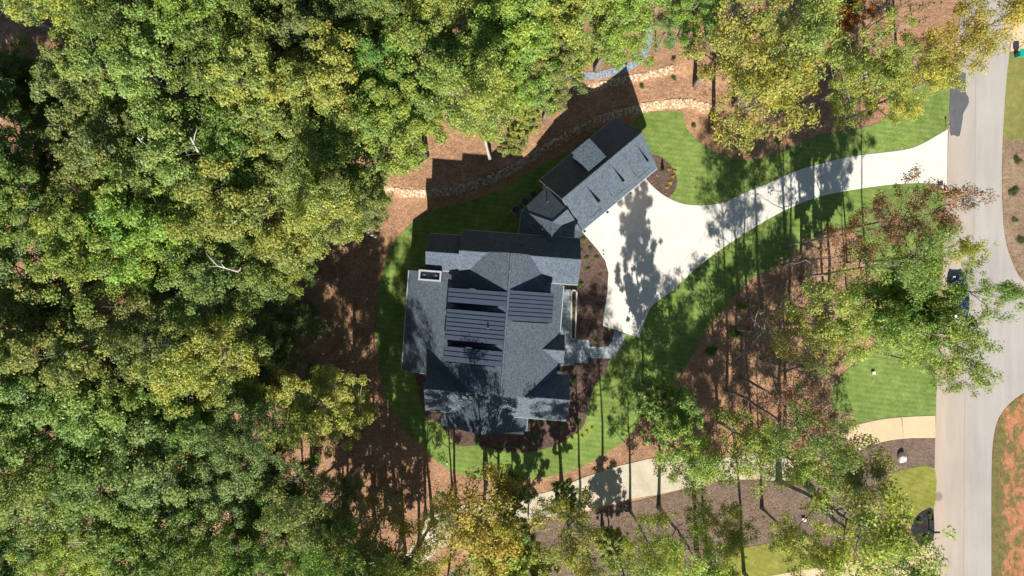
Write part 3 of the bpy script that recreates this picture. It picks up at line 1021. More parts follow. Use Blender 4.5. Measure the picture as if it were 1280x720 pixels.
def make_tree(seed, H, Rr, cb, form='broad', dens=1.0, leaf=.34, bark='bark'):
    """returns (trunk mesh, crown mesh) with the base at the origin"""
    rs = np.random.RandomState(seed); rnd = random.Random(seed)
    mb = MB()
    tp = []
    ox = oy = 0.0
    nseg = 9
    lean = (rnd.uniform(-.03, .03), rnd.uniform(-.03, .03))
    fork = form == 'broad'
    top = H * (.86 if fork else .97)
    for i in range(nseg + 1):
        t = i / nseg
        wob = .26 if form == 'tall' else .13
        ox += rnd.uniform(-wob, wob) + lean[0] * top / nseg; oy += rnd.uniform(-wob, wob) + lean[1] * top / nseg
        tp.append(Vector((ox if i else 0, oy if i else 0, top * t)))
    r0 = {'bare': .008 * H + .02, 'tall': .0085 * H + .03}.get(form, .0115 * H + .05)
    mb.tube(tp, [max(.03, r0 * (1.35 if i == 0 else 1) * (1 - .88 * i / nseg)) for i in range(nseg + 1)], 8)

    def at(t):
        f = t * nseg; i = min(int(f), nseg - 1)
        return tp[i].lerp(tp[i + 1], f - i)
    C, RAD, CT = [], [], []
    nl = {'broad': 26, 'pine': 34, 'bare': 16, 'sparse': 20, 'tall': 17}[form]
    az = rnd.uniform(0, 6.28)
    for k in range(nl):
        u = (k + rnd.uniform(.1, .9)) / nl
        t = cb + (1.0 - cb) * u * .97
        az += 2.4 + rnd.uniform(-.5, .5)
        p = at(min(t, .995))
        if form == 'pine':
            prof = (1 - u) ** .6 * (.35 + .65 * min(1, u * 4)); el = R(rnd.uniform(-5, 25) + 25 * u)
        else:
            prof = math.sqrt(max(.05, 1 - (1.55 * u - .62) ** 2)) if u < .9 else .55
            el = R(rnd.uniform(12, 30) + 42 * u)
        ln = Rr * prof * rnd.uniform(.72, 1.15) / max(.55, math.cos(el) if u < .8 else .8)
        ln = min(ln, Rr * 1.35)
        d = Vector((math.cos(az) * math.cos(el), math.sin(az) * math.cos(el), math.sin(el)))
        pts = [p]
        for j in range(4):
            d = (d + Vector((rnd.uniform(-.2, .2), rnd.uniform(-.2, .2), rnd.uniform(-.02, .16)))).normalized()
            pts.append(pts[-1] + d * ln / 4)
        br = r0 * .36 * (1 - .6 * u)
        mb.tube(pts, [br, br * .75, br * .55, br * .35, br * .15], 5, cap=False)
        tip_t = rnd.uniform(0, 1)
        nsub = {'broad': 10, 'tall': 7, 'sparse': 7, 'pine': 5, 'bare': 5}[form]
        for s in range(nsub + 1):
            f = rnd.uniform(.38, .95) if s < nsub else 1.0
            i = min(int(f * 4), 3); q = pts[i].lerp(pts[i + 1], f * 4 - i)
            if s < nsub:
                dd = (d * .7 + Vector((rnd.uniform(-1, 1), rnd.uniform(-1, 1), rnd.uniform(-.25, .6)))).normalized()
                sl = ln * rnd.uniform(.2, .5)
                e = q + dd * sl
                mid = q.lerp(e, .5) + Vector((0, 0, .06 * sl))
                mb.tube([q, mid, e], [br * .3, br * .2, br * .07], 4, cap=False)
                if form in ('bare',):
                    for _ in range(4):
                        d3 = (dd + Vector((rnd.uniform(-1, 1), rnd.uniform(-1, 1), rnd.uniform(-.3, .8)))).normalized()
                        mb.tube([mid.lerp(e, rnd.random()), e + d3 * sl * .6], [br * .11, .006], 3, cap=False)
            else:
                e = q
            cr = Rr * rnd.uniform(.085, .185) * {'pine': .9, 'tall': 1.5, 'sparse': 1.45}.get(form, 1)
            C.append(np.array(e)); RAD.append(cr); CT.append(np.clip(tip_t * .6 + rnd.uniform(0, .45), 0, 1))
    C = np.array(C); RAD = np.array(RAD)
    keep = np.ones(len(C), bool)
    if form == 'broad': keep = rs.uniform(0, 1, len(C)) < .85
    if form == 'bare': keep = rs.uniform(0, 1, len(C)) < .25
    if form in ('sparse', 'tall'): keep = rs.uniform(0, 1, len(C)) < .75
    C, RAD, CT = C[keep], RAD[keep], np.array(CT)[keep]
    base = {'broad': 185, 'pine': 130, 'bare': 12, 'sparse': 58, 'tall': 54}[form]
    cnt = np.maximum(6, (base * dens * (RAD / RAD.mean()) ** 2)).astype(int)
    V, T = leaf_arrays(rs, C, RAD, cnt, leaf, .6, CT, form == 'pine')
    tm = mb.mesh('trunk', M[bark], True)
    R95 = float(np.percentile(np.hypot(V[:, 0] - C[:, 0].mean(), V[:, 1] - C[:, 1].mean()), 94))
    return tm, leaf_mesh('crown', V, T), H, R95, float(np.average(C[:, 2], weights=cnt))


VAR = {'broad': [make_tree(100 + i, 23, (4.4, 4.9, 4.0, 4.6, 4.2, 5.0, 4.4)[i], .42 + .05 * (i % 3), 'broad', (1.0, .55, .85, .7, 1.0, .6, .8)[i], (.185, .2, .17, .21, .19, .2, .18)[i], 'pale_bark' if i % 2 else 'bark') for i in range(7)],
       'pine': [make_tree(200 + i, 24, 3.0, .52, 'pine', 1.0, .55) for i in range(3)],
       'tall': [make_tree(250 + i, 24, 3.6, .58, 'tall', 1.4, .205) for i in range(4)],
       'wallside': [make_tree(271, 25, 3.9, .60, 'tall', 3.2, .2, 'pale_bark')],
       'sparse': [make_tree(300 + i, 16, 3.4, .35, 'sparse', 1.35, .19) for i in range(4)],
       'bare': [make_tree(400 + i, 14, 3.0, .3, 'bare', 1.0, .2) for i in range(2)],
       'small': [make_tree(500 + i, 9, 2.4, .30, 'broad', .5, .18) for i in range(3)]}

KC = {'G': (.22, .305, .082), 'LG': (.31, .385, .095), 'OG': (.265, .32, .112), 'YG': (.36, .395, .11), 'Y': (.45, .395, .10), 'DG': (.14, .205, .068),
      'BR': (.32, .27, .12), 'MR': (.27, .15, .10), 'OR': (.46, .22, .06), 'BL': (.225, .305, .12), 'PK': (.50, .29, .235)}
_rt = random.Random(77)


def tree(cx, cy, rp, kind, H=24, form='broad', label=None, group=None, var=None, base=None, name=None, cat='tree'):
    """crown centre (photo px) and crown radius (px), or base px; the distance comes from the tree's height"""
    vs = VAR[form]
    tm, cm, H0, R0, zc0 = vs[_rt.randrange(len(vs)) if var is None else var]
    zc = zc0 * H / H0
    p = gpx(cx, cy, zc) if base is None else gpx(*base)
    rr = rp * MPP * (CAM_H - zc) / CAM_H
    gz = tz(p.x, p.y)
    root = empty(name or ('pine_tree' if form == 'pine' else 'bare_tree' if form == 'bare' else 'broadleaf_tree'), (p.x, p.y, gz - .05), _rt.uniform(0, 6.28))
    tag(root, label, cat, group)
    s = rr / R0
    for nm, me in (('trunk', tm), ('crown', cm)):
        o = bpy.data.objects.new(nm, me); COL.objects.link(o); o.parent = root
        o.scale = (s, s, H / H0)
        if nm == 'trunk': o.scale = (s, s, H / H0)
        else:
            c = KC[kind]; j = _rt.uniform(.88, 1.14); h = _rt.uniform(.93, 1.07)
            o.color = (c[0] * j * h, c[1] * j / h, c[2] * j, 1)
    return root


WORD = {'G': 'mid green', 'LG': 'bright green', 'OG': 'olive green', 'YG': 'yellow-green', 'Y': 'golden yellow', 'DG': 'dark green', 'BR': 'brownish olive', 'BL': 'blue-green'}
FOREST = [
    (62, 112, 30, 'DG', 15), (85, 158, 32, 'DG', 9), (78, 205, 34, 'DG', 11), (22, 105, 36, 'DG', 19), (105, 15, 55, 'LG', 25), (172, 50, 58, 'G', 24), (245, 20, 58, 'LG', 25), (318, 15, 52, 'G', 24), (372, 35, 48, 'OG', 22), (432, 15, 50, 'DG', 21), (492, 20, 48, 'G', 22),  # leading dark green trees added and raised to darken a sunlit gap
    (565, 25, 58, 'YG', 24), (640, 35, 58, 'LG', 24), (706, 42, 50, 'LG', 24), (770, 22, 44, 'LG', 22),
    (135, 100, 48, 'OG', 23), (205, 105, 62, 'OG', 25), (282, 88, 55, 'G', 23), (345, 118, 62, 'YG', 25), (420, 118, 58, 'YG', 24), (498, 105, 55, 'G', 22), (560, 100, 58, 'G', 25),
    (640, 82, 50, 'LG', 24),
    (5, 165, 48, 'BL', 23), (150, 195, 58, 'OG', 25), (228, 205, 62, 'OG', 25), (302, 195, 60, 'G', 23), (368, 190, 52, 'OG', 22), (435, 195, 52, 'G', 22), (502, 148, 52, 'LG', 23),
    (28, 262, 58, 'G', 24), (115, 298, 66, 'LG', 26), (190, 295, 62, 'LG', 25), (252, 262, 48, 'G', 22), (322, 268, 64, 'YG', 25), (432, 245, 42, 'OG', 22),
    (25, 345, 55, 'BL', 23), (62, 390, 44, 'G', 20), (285, 345, 52, 'OG', 23), (335, 335, 44, 'G', 20), (235, 352, 34, 'DG', 17),
    (38, 440, 58, 'OG', 24), (125, 445, 60, 'OG', 25), (200, 430, 56, 'OG', 23), (262, 450, 55, 'YG', 24), (325, 425, 40, 'DG', 14), (372, 400, 32, 'DG', 10),
    (58, 522, 62, 'OG', 25), (142, 520, 62, 'OG', 25), (225, 505, 55, 'G', 22), (310, 545, 48, 'BL', 22), (330, 470, 38, 'DG', 14),
    (45, 600, 62, 'OG', 25), (130, 598, 62, 'OG', 24), (212, 598, 60, 'BL', 24), (290, 605, 52, 'BL', 22), (345, 625, 42, 'DG', 18),
    (25, 680, 55, 'DG', 20), (95, 695, 52, 'YG', 21), (180, 672, 58, 'G', 23), (255, 682, 56, 'G', 23), (322, 690, 52, 'G', 21), (392, 700, 38, 'G', 15),
    (-42, 220, 55, 'G', 23), (-40, 400, 55, 'OG', 23), (-38, 560, 55, 'OG', 23), (60, -30, 55, 'G', 23), (200, -38, 55, 'G', 23), (400, -30, 52, 'G', 22), (530, -35, 52, 'G', 22), (680, -28, 52, 'LG', 22)]
LANDM = [((75, 43), 'near the bleached dead tree'), ((480, 235), 'near the long stone wall'), ((620, 90), 'behind both stone walls'), ((780, 70), 'beside the blue gravel path'),
         ((430, 330), 'by the straw clearing'), ((440, 560), 'near the bright yellow-green tree'), ((470, 690), 'by the cream drive')]
seen_l = {}
for (x, y, r, k, H) in FOREST:
    nb = sorted((math.hypot(x - a, y - b), kk) for a, b, _, kk, _ in FOREST if (a, b) != (x, y))
    near = []
    for _, kk in nb[:5]:
        if kk != k and WORD[kk] not in near: near.append(WORD[kk])
    d, lm = min((math.hypot(x - a, y - b), t) for (a, b), t in LANDM)
    where = lm if d < 120 else 'deep in the woods'
    size = 'low ' if H < 19 else 'broad ' if r >= 60 else ''
    if len(near) >= 2: rel = f'between {near[0]} and {near[1]} crowns'
    elif near: rel = f'beside {near[0]} crowns'
    else: rel = 'among crowns of its own colour'
    lab = f'{size}{WORD[k]} tree {rel} {where}'
    tree(x, y, r * 1.1, k, H, 'broad', lab, f'{WORD[k]} woodland trees')

# named trees round the house
tree(400, 505, 54, 'YG', 19, 'broad', 'bright yellow-green tree at the edge of the woods facing the house', var=3)
tree(0, 0, 44, 'LG', 26, 'wallside', 'green tree with a forked pale trunk standing above the stone wall', base=(613, 201))
tree(0, 0, 46, 'YG', 26, 'wallside', 'yellow-green tree with a pale leaning trunk at the edge of the straw clearing', base=(471, 296))
tree(640, 180, 18, 'OG', 8, 'small', 'small olive tree beside the forked pale trunk')
tree(655, 148, 22, 'YG', 12, 'small', 'small yellow-green tree above the stone wall')
tree(690, 98, 36, 'OG', 21, 'broad', 'olive tree overhanging the end of the blue gravel path')
tree(835, 40, 22, 'BL', 9, 'sparse', 'thin blue-green tree beside the blue gravel path')
tree(598, 650, 62, 'Y', 20, 'sparse', 'golden yellow tree beside the cream gravel drive', var=0)
tree(622, 688, 44, 'YG', 17, 'small', 'yellow-green tree just south of the golden yellow tree', var=1)
tree(716, 662, 46, 'YG', 18, 'sparse', 'yellow-green tree between the cream drive and the neighbour bed', var=1)
tree(708, 625, 22, 'OG', 9, 'small', 'slender young tree at the edge of the lawn by the cream drive')
tree(640, 618, 24, 'OG', 9, 'small', 'young olive tree between the south lawn and cream drive')
tree(556, 640, 24, 'OG', 11, 'sparse', 'thin young tree at the turn of the cream drive')
tree(838, 514, 33, 'OG', 18, 'small', 'tall olive tree whose shadow falls across the garage forecourt', var=2)
tree(858, 575, 40, 'YG', 14, 'sparse', 'yellow-green tree overhanging the cream drive beside the bed', var=2)
tree(462, 675, 50, 'BR', 17, 'sparse', 'brownish thinning tree at the lower end of the cream drive')
tree(768, 686, 24, 'YG', 6, 'small', 'small bright yellow-green tree in the grey mulch')
tree(862, 692, 46, 'YG', 17, 'sparse', 'yellow-green tree with orange tips beside the neighbour lawn')
tree(520, 712, 44, 'Y', 17, 'sparse', 'yellow tree at the end of the gravel drive near the woods')
tree(665, 725, 30, 'YG', 14, 'small', 'round yellow-green tree rising from the neighbour bed')
tree(942, 555, 46, 'LG', 14, 'sparse', 'light green tree with long bare limbs over the cream drive', var=3)
tree(1012, 505, 42, 'PK', 21, 'tall', 'pinkish maroon tree at the end of the straw bed')
tree(1052, 583, 52, 'BR', 17, 'sparse', 'dark olive tree beside the tan walk')
tree(1000, 580, 34, 'LG', 16, 'sparse', 'fresh green tree between the cream drive and tan walk')
tree(1065, 668, 74, 'LG', 21, 'sparse', 'large spreading green tree beside the neighbour lawn', var=1)
tree(1115, 700, 40, 'G', 17, 'sparse', 'green tree over the neighbour apron by the road')
tree(1015, 690, 40, 'YG', 16, 'sparse', 'thin yellow-green tree over the small yellowish lawn')
tree(0, 0, 46, 'OG', 26, 'tall', 'tall pine in the straw bed casting the longest trunk shadow', base=(908, 488))
tree(1150, 275, 48, 'MR', 23, 'tall', 'maroon-leaved tree leaning over the road by the mailbox', var=0)
tree(1095, 292, 32, 'MR', 22, 'tall', 'dark maroon tree beside the drive lawn', var=2)
tree(1188, 318, 26, 'Y', 21, 'tall', 'small tree with orange-yellow leaves above the parked blue car', var=1)
tree(1128, 345, 46, 'G', 23, 'tall', 'mid green tree between the straw bed and parked car', var=2)
tree(1048, 395, 48, 'YG', 21, 'tall', 'feathery yellow-green tree in the straw bed', var=0)
tree(1090, 420, 44, 'YG', 21, 'tall', 'thin yellow-green tree at the edge of the roadside lawn', var=3)
tree(1168, 402, 52, 'LG', 23, 'tall', 'bright green tree reaching over the road from the roadside lawn', var=3)
tree(1122, 388, 42, 'G', 20, 'small', 'full green tree among the thin ones beside the roadside lawn', var=2)
tree(1195, 455, 32, 'G', 22, 'tall', 'dark green tree whose boughs hang over the road', var=0)
tree(1230, 367, 32, 'G', 22, 'tall', 'green bough-heavy tree over the road beside the blue car', var=1)
tree(960, 418, 44, 'BR', 13, 'bare', 'nearly leafless grey tree in the straw bed')
tree(1035, 325, 40, 'BR', 14, 'bare', 'bare thin tree with red-brown leaves near the drive', var=1)
tree(1000, 465, 36, 'OG', 14, 'bare', 'grey twiggy tree beside the pinkish maroon tree', var=0)
# north-east corner
tree(925, 45, 52, 'YG', 20, 'sparse', 'yellow-green tree at the corner of the straw slope', var=3)
tree(950, 115, 62, 'Y', 19, 'sparse', 'golden tree with bare pale limbs over the north bed', var=0)
tree(985, 75, 52, 'YG', 20, 'sparse', 'thinning yellow tree in the north bed', var=2)
tree(1090, 85, 54, 'LG', 20, 'broad', 'full green tree beside the road lawn', var=5)
tree(1140, 110, 36, 'Y', 17, 'sparse', 'golden tree drooping over the road lawn', var=1)
tree(1180, 70, 40, 'Y', 18, 'sparse', 'golden tree overhanging the road above the dark asphalt patch', var=3)
tree(1235, 35, 46, 'Y', 18, 'sparse', 'yellow tree spreading right across the road', var=0)
tree(1058, 10, 24, 'OR', 10, 'small', 'small orange-red tree behind the north bed')
tree(1020, 8, 40, 'OG', 18, 'sparse', 'olive tree behind the small orange-red tree')
tree(1120, 5, 40, 'BR', 15, 'bare', 'leafless brown tree behind the full green tree')
tree(880, -5, 40, 'G', 20, 'broad', 'green tree at the top of the straw slope')
tree(425, 742, 52, 'OG', 24, 'tall', 'olive tree with a tall bare trunk at the end of the cream drive', var=0)
tree(492, 752, 50, 'YG', 24, 'tall', 'yellow-green tall-trunked tree beside the end of the cream drive', var=1)
tree(548, 752, 44, 'OG', 23, 'tall', 'olive tall-trunked tree behind the golden yellow tree', var=2)
tree(402, 640, 40, 'DG', 19, 'broad', 'dark green tree between the woods and the straw clearing', var=5)
tree(815, 690, 36, 'YG', 15, 'sparse', 'thin yellow-green tree in the grey mulch beside the small bright one', var=0)
tree(790, 755, 46, 'OG', 22, 'tall', 'olive tall-trunked tree behind the small bright yellow-green tree', var=1)
tree(745, 745, 40, 'YG', 20, 'tall', 'yellow-green tall-trunked tree behind the round shrubs', var=3)
tree(400, 690, 42, 'G', 14, 'sparse', 'mid green thin tree between the woods and cream drive', var=0)
tree(440, 700, 40, 'OG', 14, 'sparse', 'olive thin tree beside the brownish thinning tree', var=2)
tree(503, 736, 40, 'YG', 15, 'sparse', 'yellow-green thin tree at the foot of the cream drive', var=3)
tree(0, 0, 44, 'OG', 24, 'tall', 'olive tall-trunked tree in the straw clearing beside the woods', base=(438, 565), var=1)
tree(0, 0, 42, 'G', 23, 'tall', 'green tall-trunked tree in the straw clearing nearer the cream drive', base=(468, 612), var=2)
tree(428, 725, 38, 'OG', 12, 'small', 'low olive tree at the corner of the woods by the cream drive', var=1)
tree(489, 735, 36, 'G', 12, 'small', 'low green tree beside the yellow-green thin tree', var=0)
for bx, by in ((10, 150), (38, 205), (-12, 225), (58, 262), (18, 85), (-40, 160)):  # unseen trees added beyond the left edge to shade the sunlit forest floor
    tree(0, 0, 70, 'DG', 24, 'broad', 'unseen dark green tree added to shade the far side of the woods', 'unseen shade trees', base=(bx, by))
tree(0, 0, 46, 'OG', 25, 'tall', 'olive tall-trunked tree behind the small yellowish lawn', base=(930, 716), var=2)
tree(0, 0, 44, 'YG', 22, 'tall', 'yellow-green tall-trunked tree in the grey mulch behind the orange-tipped one', base=(884, 695), var=0)
tree(1012, 425, 38, 'YG', 18, 'tall', 'thin yellow-green tree in the middle of the straw bed', var=1)
tree(905, 668, 34, 'YG', 14, 'sparse', 'thin yellow-green tree at the corner of the small yellowish lawn', var=1)
# trees past the photo's lower edge that stand in the yard next door and throw shade into view
tree(460, 770, 58, 'G', 23, 'broad', 'mid green broadleaf tree in the dense woods beside the house', 'mid green woodland trees')
tree(300, 775, 58, 'G', 23, 'broad', 'mid green broadleaf tree in the dense woods beside the house', 'mid green woodland trees')
tree(930, 775, 50, 'YG', 21, 'broad', 'yellow-green tree behind the small yellowish lawn')


# fallen and dead wood
def dead_branch(label, pts, r, seed, z):
    rnd = random.Random(seed)
    P = [gpx(x, y, z + h) for x, y, h in pts]
    mb = MB()
    mb.tube(P, [r * (1 - .75 * i / (len(P) - 1)) for i in range(len(P))], 6)
    for k in range(12):
        t = rnd.uniform(.25, 1) * (len(P) - 1); i = min(int(t), len(P) - 2)
        q = P[i].lerp(P[i + 1], t - i); d = (P[i + 1] - P[i]).normalized()
        e = q + (d + Vector((rnd.uniform(-1, 1), rnd.uniform(-1, 1), rnd.uniform(-.2, .4)))).normalized() * rnd.uniform(.8, 2.2)
        mb.tube([q, q.lerp(e, .5) + Vector((0, 0, .1)), e], [r * .3, r * .2, .01], 4, cap=False)
    return tag(mb.build('dead_tree', M['pale_bark'], None, True), label, 'tree')


g0 = gpx(88, 48)
dead_branch('bleached dead tree leaning out of the dark gap in the woods', [(150, 78, 0), (75, 43, 12), (40, 28, 14), (5, 12, 15)], .28, 31, 0)

dead_branch('pale dead limb reaching out of bright green crowns', [(178, 55, 0), (150, 25, 15), (141, 10, 19), (134, -6, 22)], .22, 32, 0)
dead_branch('pale dead tree standing among olive green crowns', [(262, 236, 0), (200, 198, 17), (186, 186, 21), (172, 172, 24)], .2, 33, 0)
dead_branch('grey dead tree with a forked tip among olive crowns', [(318, 238, 0), (262, 205, 17), (248, 190, 21), (238, 172, 24)], .2, 34, 0)
dead_branch('grey dead limb above the yellow-green crowns', [(372, 355, 0), (318, 345, 15), (300, 340, 19), (270, 332, 22)], .2, 35, 0)
# ------------------------------------------------------------------ shrubs
def shrub_mesh(seed, n, size, flat=.8, leaf=.14, cone=False):
    rs = np.random.RandomState(seed)
    if cone:
        hz = np.linspace(.08, 1, 9)
        C = np.array([[rs.uniform(-.05, .05), rs.uniform(-.05, .05), h * size * 2.6] for h in hz])
        RAD = np.array([size * (.62 * (1.05 - h)) + .08 for h in hz])
    else:
        k = 9
        C = np.array([[rs.uniform(-.45, .45) * size, rs.uniform(-.45, .45) * size, size * rs.uniform(.35, .75)] for _ in range(k)])
        RAD = np.full(k, size * .48)
    cnt = np.full(len(C), n // len(C))
    V, T = leaf_arrays(rs, C, RAD, cnt, leaf, flat if not cone else 1.1, rs.uniform(.2, .8, len(C)))
    return leaf_mesh('leaves', V, T)


SH = [shrub_mesh(600 + i, 900, 1.0) for i in range(4)]
CONE = shrub_mesh(650, 2200, 1.0, cone=True, leaf=.16)
stem = MB(); stem.tube([(0, 0, -.05), (.02, .03, .3), (0, 0, .55)], [.05, .04, .02], 6)
STEM = stem.mesh('stem', M['bark'])


def shrub(x, y, r, col, label, group=None, mesh=None, z=None, name='shrub', cat='shrub', hs=1.0):
    p = gpx(x, y)
    root = empty(name, (p.x, p.y, tz(p.x, p.y) + (.04 if z is None else z)), _rt.uniform(0, 6.28))
    tag(root, label, cat, group)
    s = r * MPP
    for nm, me in (('leaves', mesh or SH[_rt.randrange(4)]), ('stem', STEM)):
        o = bpy.data.objects.new(nm, me); COL.objects.link(o); o.parent = root
        o.scale = (s, s, s * hs)
        j = _rt.uniform(.85, 1.15); o.color = (col[0] * j, col[1] * j, col[2] * j, 1)
    return root


GR = (.09, .19, .03); LM = (.16, .27, .04)
shrub(926, 383, 9, LM, 'bright green round shrub in the straw bed nearest the forecourt lawn')
shrub(917, 417, 9, GR, 'round green shrub in the middle of the straw bed beside a trunk shadow')
shrub(888, 438, 9, GR, 'round green shrub at the tip of the straw bed by the lawn')
shrub(828, 214, 4.5, (.07, .12, .06), 'small conical evergreen in the bed at the garage corner', mesh=CONE, name='conical_evergreen', hs=1.1)
for i, (x, y) in enumerate(((836, 212), (841, 221), (838, 229), (834, 235), (843, 214))):
    shrub(x, y, 2.6, (.55, .42, .03), 'yellow flowering plant in the bed at the garage corner', 'yellow plants at the garage corner', name='flowering_plant', cat='plant', hs=.8)
for (x, y) in ((722, 543), (734, 540), (728, 546), (740, 536)):
    shrub(x, y, 2.8, (.55, .45, .04), 'yellow flowering plant at the south-east corner of the house bed', 'yellow plants by the house bed edge', name='flowering_plant', cat='plant', hs=.8)
for (x, y, r) in ((728, 300, 5), (726, 313, 3.5), (738, 311, 3.5), (733, 322, 3.5), (746, 322, 3.5), (735, 336, 3.5), (725, 356, 4.5), (731, 390, 3.5), (742, 391, 3), (727, 418, 3),
                  (745, 426, 4.5), (757, 426, 4), (738, 410, 3.5), (750, 345, 3), (744, 362, 3), (727, 375, 3), (752, 380, 3)):
    shrub(x, y, r, LM if r > 4 else (.13, .19, .05), 'low green plant in the mulch bed between the house and forecourt', 'plants in the forecourt bed', name='bed_plant', cat='plant', hs=.8)
for (x, y) in ((716.5, 372), (716, 382), (717, 393), (716, 402), (715.5, 413), (716, 420)):
    shrub(x, y, 3.2, GR, 'green plant growing in the long planter box', 'plants in the planter box', z=.38, name='planter_plant', cat='plant', hs=.8)
for (x, y, r) in ((598, 553, 6), (623, 557, 5), (650, 557, 5), (669, 545, 7), (667, 528, 4), (686, 528, 3.5), (700, 530, 3.5), (718, 476, 5), (731, 471, 3.5), (722, 527, 5), (548, 516, 3.5)):
    shrub(x, y, r, GR, 'green shrub in the mulch bed along the south wall of the house', 'shrubs along the south wall')
shrub(663, 676, 8, GR, 'dark round shrub on the straw south of the cream drive')
shrub(676, 706, 8, LM, 'bright round shrub beside the golden tree')
shrub(716, 707, 7, LM, 'low shrub under the yellow-green tree by the cream drive')
shrub(1012, 612, 8, GR, 'green shrub in the grey mulch by the cream drive')
for (x, y) in ((1161, 645), (1156, 672), (1148, 650)):
    shrub(x, y, 4, LM, 'small green shrub in the black mulch ring at the neighbour mailbox', 'shrubs in the black mulch ring')
for i, (x, y) in enumerate(((778, 85), (811, 84), (838, 80), (840, 102), (800, 112), (867, 158), (790, 62), (770, 70), (752, 78))):
    shrub(x, y, 3.6, (.10, .16, .05), 'young green shrub planted on the straw slope above the stone wall', 'young shrubs on the straw slope', hs=1.2)
for i, (x, y) in enumerate(((970, 178), (910, 165), (1086, 172 - 30))):
    shrub(x, y, 4, GR, 'young green shrub in the north bed beside the lawn', 'young shrubs in the north bed')
for i, (x, y, r) in enumerate(((1266, 240, 8), (1272, 200, 7), (1275, 300, 7), (1268, 275, 5))):
    shrub(x, y, r, (.12, .13, .06), 'grey-green weedy clump on the dry verge', 'weedy clumps on the verge', name='weed_clump', cat='plant', hs=.4)

# understory in the woods: low bushes on the dark forest floor
for i in range(46):
    x = _rt.uniform(30, 470); y = _rt.uniform(20, 700)
    p = gpx(x, y)
    if 400 < x and 300 < y < 640: continue
    shrub(x, y, _rt.uniform(10, 18), KC[_rt.choice(['DG', 'G', 'DG', 'OG'])], 'dark bushy sapling growing under the woodland trees', 'understory bushes in the woods', name='understory_bush', cat='bush', hs=1.4)


# ------------------------------------------------------------------ scattered fallen leaves (uncountable)
def litter(name, label, polys, n, seed, cols, size=.12):
    rs = np.random.RandomState(seed)
    V, T = [], []
    xs = []
    for poly, m_, z in polys:
        P = np.array([gpx(*p)[:2] for p in poly])
        lo, hi = P.min(0), P.max(0)
        got = 0
        while got < m_:
            q = rs.uniform(lo, hi, (m_ * 2, 2))
            ins = np.zeros(len(q), bool); j = len(P) - 1
            for i in range(len(P)):
                c = ((P[i, 1] > q[:, 1]) != (P[j, 1] > q[:, 1])) & (q[:, 0] < (P[j, 0] - P[i, 0]) * (q[:, 1] - P[i, 1]) / (P[j, 1] - P[i, 1] + 1e-9) + P[i, 0])
                ins ^= c; j = i
            q = q[ins][:m_ - got]; got += len(q)
            xs.append(np.column_stack([q, terrain(q[:, 0], q[:, 1]) + z + .03]))
    C = np.concatenate(xs)
    V, T = leaf_arrays(rs, C, np.full(len(C), .001), np.ones(len(C), int), size, 1, rs.uniform(0, 1, len(C)), up=2.5)
    o = bpy.data.objects.new(name, leaf_mesh(name, V, T)); COL.objects.link(o)
    o.color = (*cols, 1)
    tag(o, label, None, None, 'stuff')


litter('fallen_leaves', 'pale yellow fallen leaves scattered over the lawns', [(LAWN_N, 800, .05), (LAWN, 700, .05)], 0, 41, (.42, .36, .14), .15)
litter('fallen_leaves', 'brown fallen leaves scattered on the straw and mulch', [([(400, 320), (470, 320), (480, 500), (560, 620), (420, 640)], 2600, .03),
       ([(870, 450), (960, 340), (1090, 340), (1090, 430), (1040, 500), (900, 540)], 900, .03), ([(870, 10), (860, 140), (1100, 150), (1110, 100), (1000, 0)], 900, .03),
       ([(640, 700), (700, 655), (980, 605), (980, 670), (900, 690)], 900, .05)], 0, 42, (.30, .19, .10), .17)


# ------------------------------------------------------------------ smaller things
def ac_unit(x, y, i):
    p = gpx(x, y, .9)
    root = empty('air_conditioner', (p.x, p.y, .03), math.atan2(GD.y, GD.x))
    tag(root, 'grey air conditioner unit on the ground behind the garage link', 'air conditioner', 'air conditioners behind the garage link')
    mb = MB(); mb.box((0, 0, .45), (.85, .85, .9)); mb.build('cabinet', M['ac'], root)
    mb = MB(); mb.lathe((0, 0, .9), [(.36, 0), (.36, .04), (.30, .05), (.1, .06)], 16); mb.build('fan_grille', M['dark'], root)
    mb = MB(); mb.box((0, 0, .0), (1.0, 1.0, .08)); mb.build('pad', M['concrete'], root)


for i, (x, y) in enumerate(((645, 262), (656.5, 252), (667, 243))): ac_unit(x, y, i)


def mailbox(x, y, label, rz, numberplate=False):
    p = gpx(x, y)
    root = empty('mailbox', (p.x, p.y, .05), rz)
    tag(root, label, 'mailbox')
    mb = MB(); mb.box((0, 0, .6), (.1, .1, 1.3)); mb.box((0, 0, 1.28), (.13, .13, .05)); mb.build('post', M['post'], root)
    mb = MB(); mb.box((.25, 0, .95), (.62, .08, .08)); mb.build('arm', M['post'], root)
    prof = []
    mb = MB()
    ring = [(-.09, 0), (.09, 0), (.09, .13)] + [(.09 * math.cos(t), .13 + .09 * math.sin(t)) for t in [math.pi * k / 8 for k in range(1, 8)]] + [(-.09, .13)]
    mb.slab([Vector((.02, a, 1.0 + b)) for a, b in ring], .52, 0, (1, 0, 0))
    mb.build('box', M['post'], root)
    mb = MB(); mb.slab([Vector((.541, -.085, 1.0)), Vector((.541, .085, 1.0)), Vector((.541, .085, 1.2)), Vector((.541, -.085, 1.2))], .02, 0, (1, 0, 0)); mb.build('door', M['dark'], root)
    return root


